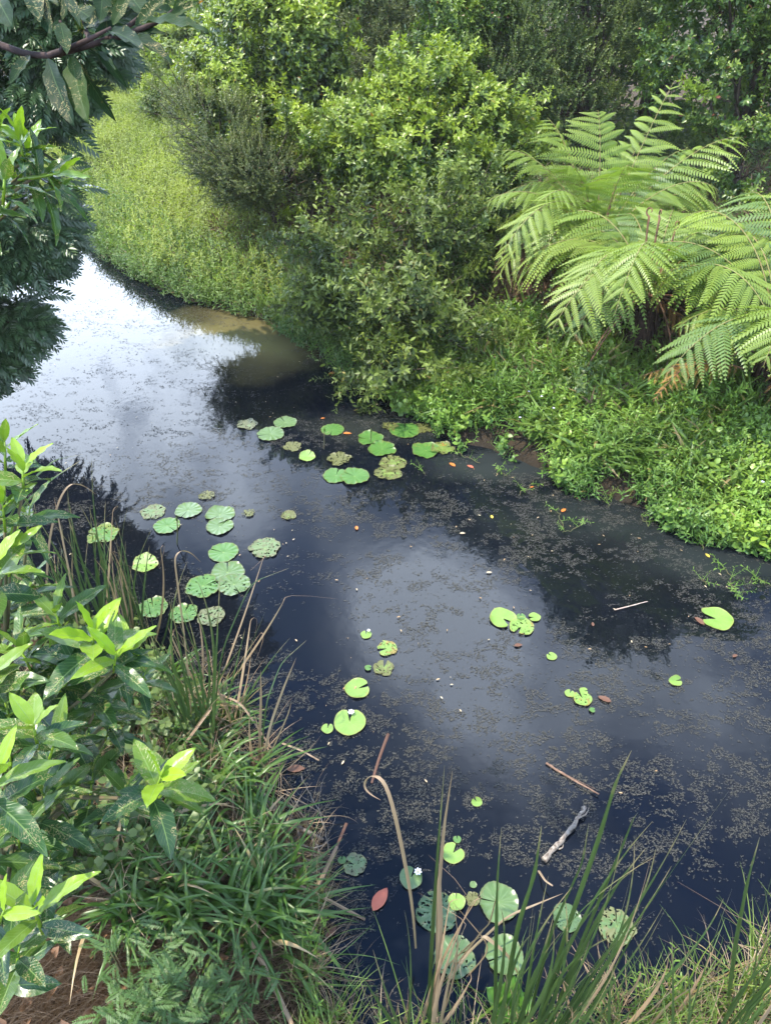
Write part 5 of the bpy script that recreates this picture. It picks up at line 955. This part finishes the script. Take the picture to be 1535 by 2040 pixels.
for i in range(8): q = t == i; G.rep(TS[i], P[q], R[q], 1.5, np.stack([rg.random(q.sum()), 0*aa[q], 1+0*aa[q]], 1))
tag(G.build('straw_litter', M_STRAW), 'brown straw litter covering the soil at the bottom left', 'litter', kind='stuff')
# feathery green weed at the bottom
T_FEW = [pinnate_t(rg, 11, .12, .030) for _ in range(5)]
def weed(px, py, n, label, seed):
    n = int(n*1.1)
    b = atz(px, py, .35); b[2] = float(ground_z(b[0], b[1])); o = empty('feathery_weed', b); r = np.random.default_rng(seed); k = n; a = r.random(k)*6.28; h = r.random(k)**.8*.30; sp = .13
    p = b+np.stack([r.normal(0, sp*.5, k), r.normal(0, sp*.4, k), h], 1); op = r.uniform(.5, 1.4, k); d = np.stack([np.cos(a)*np.sin(op), np.sin(a)*np.sin(op), np.cos(op)], 1); G = Geo(); t = r.integers(0, 5, k); R = frames(d, np.tile([0, 0, 1.], (k, 1)))
    for i in range(5): q = t == i; G.rep(T_FEW[i], p[q], R[q], r.uniform(.5, .95, q.sum()), np.stack([r.random(q.sum()), .1+0*a[q], 1+0*a[q]], 1))
    G.build('leaves', M_WEED, o); B = Geo()
    for q in p[::6]: tube(B, [b+(q-b)*[.5, .5, 0], b+(q-b)*[.7, .7, .5], q], .003, 4)
    B.build('stem', STEM, o); tag(o, label, 'weed', 'feathery weeds on the near bank')
M_WEED = leaf_mat('feathery_weed_leaves', (.055, .120, .028), (.038, .090, .024), (.12, .20, .04), .5, .2)
for i, a in enumerate([(330, 1995, 60, 'feathery green weed in the middle of the bottom left soil'), (255, 2020, 36, 'feathery green weed left of the middle one'), (410, 2020, 40, 'feathery green weed right of the middle one'), (245, 1935, 14, 'small feathery weed below the drooping grass'), (475, 1960, 34, 'feathery weed below the narrow end of the pool'), (330, 1925, 30, 'upper feathery weed under the lowest grass tussock')]): weed(*a, 700+i)
# glossy water plant at the bottom
b = atz(1010, 2010, .03); o = empty('broad_leaf_plant', b); G = Geo()
for i, (a, l, op) in enumerate(((1.2, .17, .5), (2.6, .14, .9), (.1, .15, .8), (4, .1, 1.1), (5.2, .11, .9), (1.9, .12, 1.2))):
    d = np.array([[math.cos(a)*math.sin(op), math.sin(a)*math.sin(op), math.cos(op)]]); G.rep(leaf_t(.38, .14, .2, fine=True), b[None], frames(d, np.array([[0, -.3, 1.]])), np.array([l]), np.array([[.4, .35, 0]]))
G.build('leaves', M_NEARP := leaf_mat('glossy_green_leaves', (.05, .16, .03), (.04, .12, .03), (.12, .28, .04), .25, .25), o); B = Geo(); tube(B, [b-(0, 0, .08), b+(0, 0, .02)], .012, 8); B.build('stem', STEM, o); tag(o, 'glossy folded broad leaf plant at the bottom between two reed clumps', 'plant')

# ------------------------------------------------------------------ sticks, twigs and dead stalks
def stick(pts, rad, mat, label, name='fallen_branch', n=20, jit=.01, side=(), seed=0, cat='branch', group='sticks in the water'):
    P = np.array(pts, float); o = empty(name, P[0]); r = np.random.default_rng(seed); B = Geo(); C = smooth(P, n)+r.normal(0, jit, (n, 3)); tube(B, C, rad*(1-.45*np.linspace(0, 1, n))*(1+.12*r.normal(0, 1, n)), 8); B.build('stem', mat, o)
    if side:
        T = Geo()
        for s in side: tube(T, smooth(np.array(s, float), 12)+r.normal(0, jit*.6, (12, 3)), np.linspace(rad*.4, rad*.12, 12), 5)
        T.build('twig', mat, o)
    return tag(o, label, cat, group)
W = lambda x, y, z=.01: atz(x, y, z)
WHITEBARK = bark_mat('pale_flaking_bark', (.34, .29, .24), (.09, .065, .05), 60, .85, .6)
stick([W(1082, 1714), W(1105, 1688, .02), W(1130, 1660, .03), W(1152, 1628, .04), W(1165, 1608, .05)], .017, WHITEBARK, 'pale lichen covered stick poking out of the water beside the green reeds', n=22, jit=.003, side=[[W(1105, 1688), W(1120, 1692), W(1122, 1672)], [W(1160, 1615, .04), W(1157, 1610, .07), W(1162, 1604, .09)], [W(1150, 1630, .03), W(1168, 1622, .04), W(1172, 1610, .04)]])
stick([W(1087, 1520), W(1120, 1541), W(1155, 1562, .02), W(1192, 1582, .02)], .008, bark_mat('wet_stalk', (.24, .15, .10), (.12, .07, .05)), 'brown reed stalk floating above the pale lichen covered stick', 'dead_stalk', jit=.001, side=[[W(1087, 1520), W(1130, 1545), W(1185, 1572)]], cat='stalk')
stick([W(1223, 1215), W(1255, 1207, .02), W(1289, 1198, .04)], .005, bark_mat('bare_wood', (.5, .4, .33), (.36, .26, .2)), 'thin pinkish stick floating between the lime cluster and the lone pad', 'dead_stalk', jit=.0005, cat='stalk')
stick([W(500, 1555, .12), W(545, 1610, .10), W(590, 1645, .06), W(642, 1672, .03)], .019, GREYBARK, 'thick grey branch lying from the grass into the water', seed=4, jit=.004, side=[[W(590, 1645, .06), W(600, 1690, .12), W(640, 1690, .08), W(655, 1670, .05)], [W(560, 1620, .1), W(570, 1670, .16), W(610, 1720, .10), W(660, 1718, .05)], [W(530, 1600, .1), W(545, 1700, .15), W(600, 1745, .1), W(655, 1735, .04)], [W(600, 1660, .05), W(560, 1690, .12), W(555, 1740, .16), W(575, 1800, .1)], [W(615, 1660, .05), W(640, 1700, .05), W(640, 1760, .02)]])
stick([W(530, 1730, .12), W(570, 1790, .08), W(620, 1825, .04)], .014, GREYBARK, 'shorter grey branch under the sprawling grass tussock', seed=5, jit=.004, side=[[W(560, 1780, .1), W(600, 1760, .12), W(640, 1730, .06)], [W(590, 1800, .07), W(620, 1790, .07), W(640, 1760, .03)]])
stick([W(655, 1700, .01), W(648, 1660, .08), W(640, 1620, .14), W(620, 1590, .20), W(600, 1545, .28)], .004, GREYBARK, 'thin bare twig standing in the water beside the thick grey branch', seed=6, jit=.003, side=[[W(645, 1625, .13), W(605, 1600, .2), W(570, 1590, .25)], [W(635, 1610, .15), W(640, 1560, .2), W(650, 1540, .22)], [W(625, 1600, .18), W(590, 1580, .22), W(575, 1560, .24)], [W(650, 1670, .07), W(665, 1640, .1), W(668, 1625, .1)]])
def stalk(pts, w, mat, label, seed=0):
    P = np.array(pts, float); G = Geo(); n = 16; C = smooth(P, n); t = np.linspace(0, 1, n); tube(G, C, w*.5*(1-.35*t), 6, (np.random.default_rng(seed).random(), .1, 0, 0)); G2 = Geo()
    ribbon(G, C+(0, 0, .004), w*1.3*(1-.3*t), np.cross(norm((C[-1]-C[0])[None])[0], [0, 0, 1.]), .35, (.3, .3, 0, 0)); return tag(G.build('dead_stalk', mat, loc=P[0]), label, 'stalk', 'broken dead reed stalks')
stalk([W(602, 1845, .02), W(630, 1770, .10), W(671, 1686, .20)], .020, M_DRY, 'straw coloured stalk leaning up from the bank left of the withered pad', 1)
stalk([W(535, 1738, .22), W(620, 1775, .12), W(727, 1832, .0)], .016, M_DRY, 'long brown stalk slanting down into the water above the pinkish red leaf', 2)
stalk([W(487, 1860, .25), W(530, 1930, .2), W(590, 2060, .2)], .020, M_DRY, 'bent straw stalk at the bottom of the near bank', 3)
stalk([W(690, 1640, -.0), W(665, 1700, .0), W(640, 1765, .01)], .013, M_BROWN, 'sunken dark stalk beside the withered pad', 4)
stalk([W(773, 1462, -.001), W(755, 1510, .004), W(740, 1560, .004)], .015, M_BROWN, 'sunken reddish stalk behind the curled reed tip', 5)
stalk([W(1072, 1735, .0), W(1085, 1755, .05), W(1100, 1765, .06)], .010, M_DRY, 'short bent stub beside the foot of the pale stick', 6)
stalk([W(630, 1880, .02), W(610, 1960, .06), W(628, 2070, .12)], .016, M_GBLADE, 'olive bent stem at the foot of the near bank', 7)
stalk([W(560, 1480, .05), W(600, 1495, .05), W(635, 1515, .02)], .011, M_DRY, 'short dry blade pointing right from the dry reed bundle', 8)
stalk([W(430, 1380, .2), W(480, 1400, .25), W(540, 1490, .1)], .012, M_DRY, 'dry blade bent over the near bank above the grey branch', 9)
stalk([W(355, 1500, .3), W(400, 1440, .4), W(430, 1400, .45)], .014, M_DRY, 'pale straw blade leaning among the grass behind the lime shoot', 10)
# sprigs trailing on the water
def sprig(px, py, px2, py2, n, label, seed):
    a = W(px, py, .02); b = W(px2, py2, .03); o = empty('trailing_sprig', a); r = np.random.default_rng(seed); C = wiggle(a, b, 14, .12, r); C[:, 2] = .02+.03*r.random(14); B = Geo(); tube(B, C, .0035, 5); B.build('stem', STEM, o)
    G = Geo(); i = r.integers(0, 14, n); p = C[i]; d = norm(np.stack([r.normal(0, .8, n), r.normal(0, .8, n), r.uniform(.2, 1.2, n)], 1)); t = r.integers(0, 5, n); R = twig_frames(d, r)
    for j in range(5): q = t == j; G.rep(T_CREEP[j], p[q], R[q], r.uniform(.5, .85, q.sum()), np.stack([r.random(q.sum()), .5+0*p[q][:, 0], 1+0*p[q][:, 0]], 1))
    G.build('leaves', M_HERB, o); tag(o, label, 'water weed', 'sprigs trailing on the water')
for i, a in enumerate([(1110, 1012, 1122, 1060, 4, 'sprig curving beside the orange scrap'), (1165, 1040, 1120, 1062, 4, 'sprig meeting the curved one below'), (1275, 1030, 1290, 1050, 4, 'short sprig close to the bank'), (1385, 1060, 1400, 1095, 6, 'sprig hanging from the bank above the small yellow leaf'), (1435, 1125, 1465, 1190, 12, 'large leafy sprig drifting near the right edge'),
                       (1500, 1150, 1535, 1170, 6, 'sprig cut by the right edge'), (1395, 1155, 1405, 1165, 3, 'small separate sprig left of the large leafy one'), (955, 925, 905, 890, 5, 'thin runner under the yellow green pad'), (1010, 950, 985, 935, 5, 'sprig right of the reddish orange leaf'), (840, 938, 846, 946, 2, 'tiny sprig right of the far ragged pads'), (620, 712, 635, 722, 3, 'tiny sprig on the dark water left of the olive shrub'), (1220, 985, 1210, 1010, 5, 'sprig left of the floating yellow leaf'), (1060, 960, 1035, 985, 4, 'sprig by the tiny orange leaf')]): sprig(*a, 800+i)

# ------------------------------------------------------------------ haze
m, nt = new_mat('thin_haze'); pv = nt.nodes.new('ShaderNodeVolumePrincipled'); pv.inputs['Color'].default_value = (1, .98, .94, 1); pv.inputs['Density'].default_value = .0006; o = nt.nodes.new('ShaderNodeOutputMaterial'); nt.links.new(pv.outputs[0], o.inputs['Volume'])
G = Geo(); c8 = np.array([(x, y, z) for x in (-95, 95) for y in (-30, 145) for z in (-2, 13)], float); G.add(c8, [(0, 1, 3), (0, 3, 2), (4, 6, 7), (4, 7, 5), (0, 4, 5), (0, 5, 1), (2, 3, 7), (2, 7, 6), (0, 2, 6), (0, 6, 4), (1, 5, 7), (1, 7, 3)])
tag(G.build('haze', m, smooth=False), 'thin pale haze over the pond and woods', 'haze', kind='stuff')
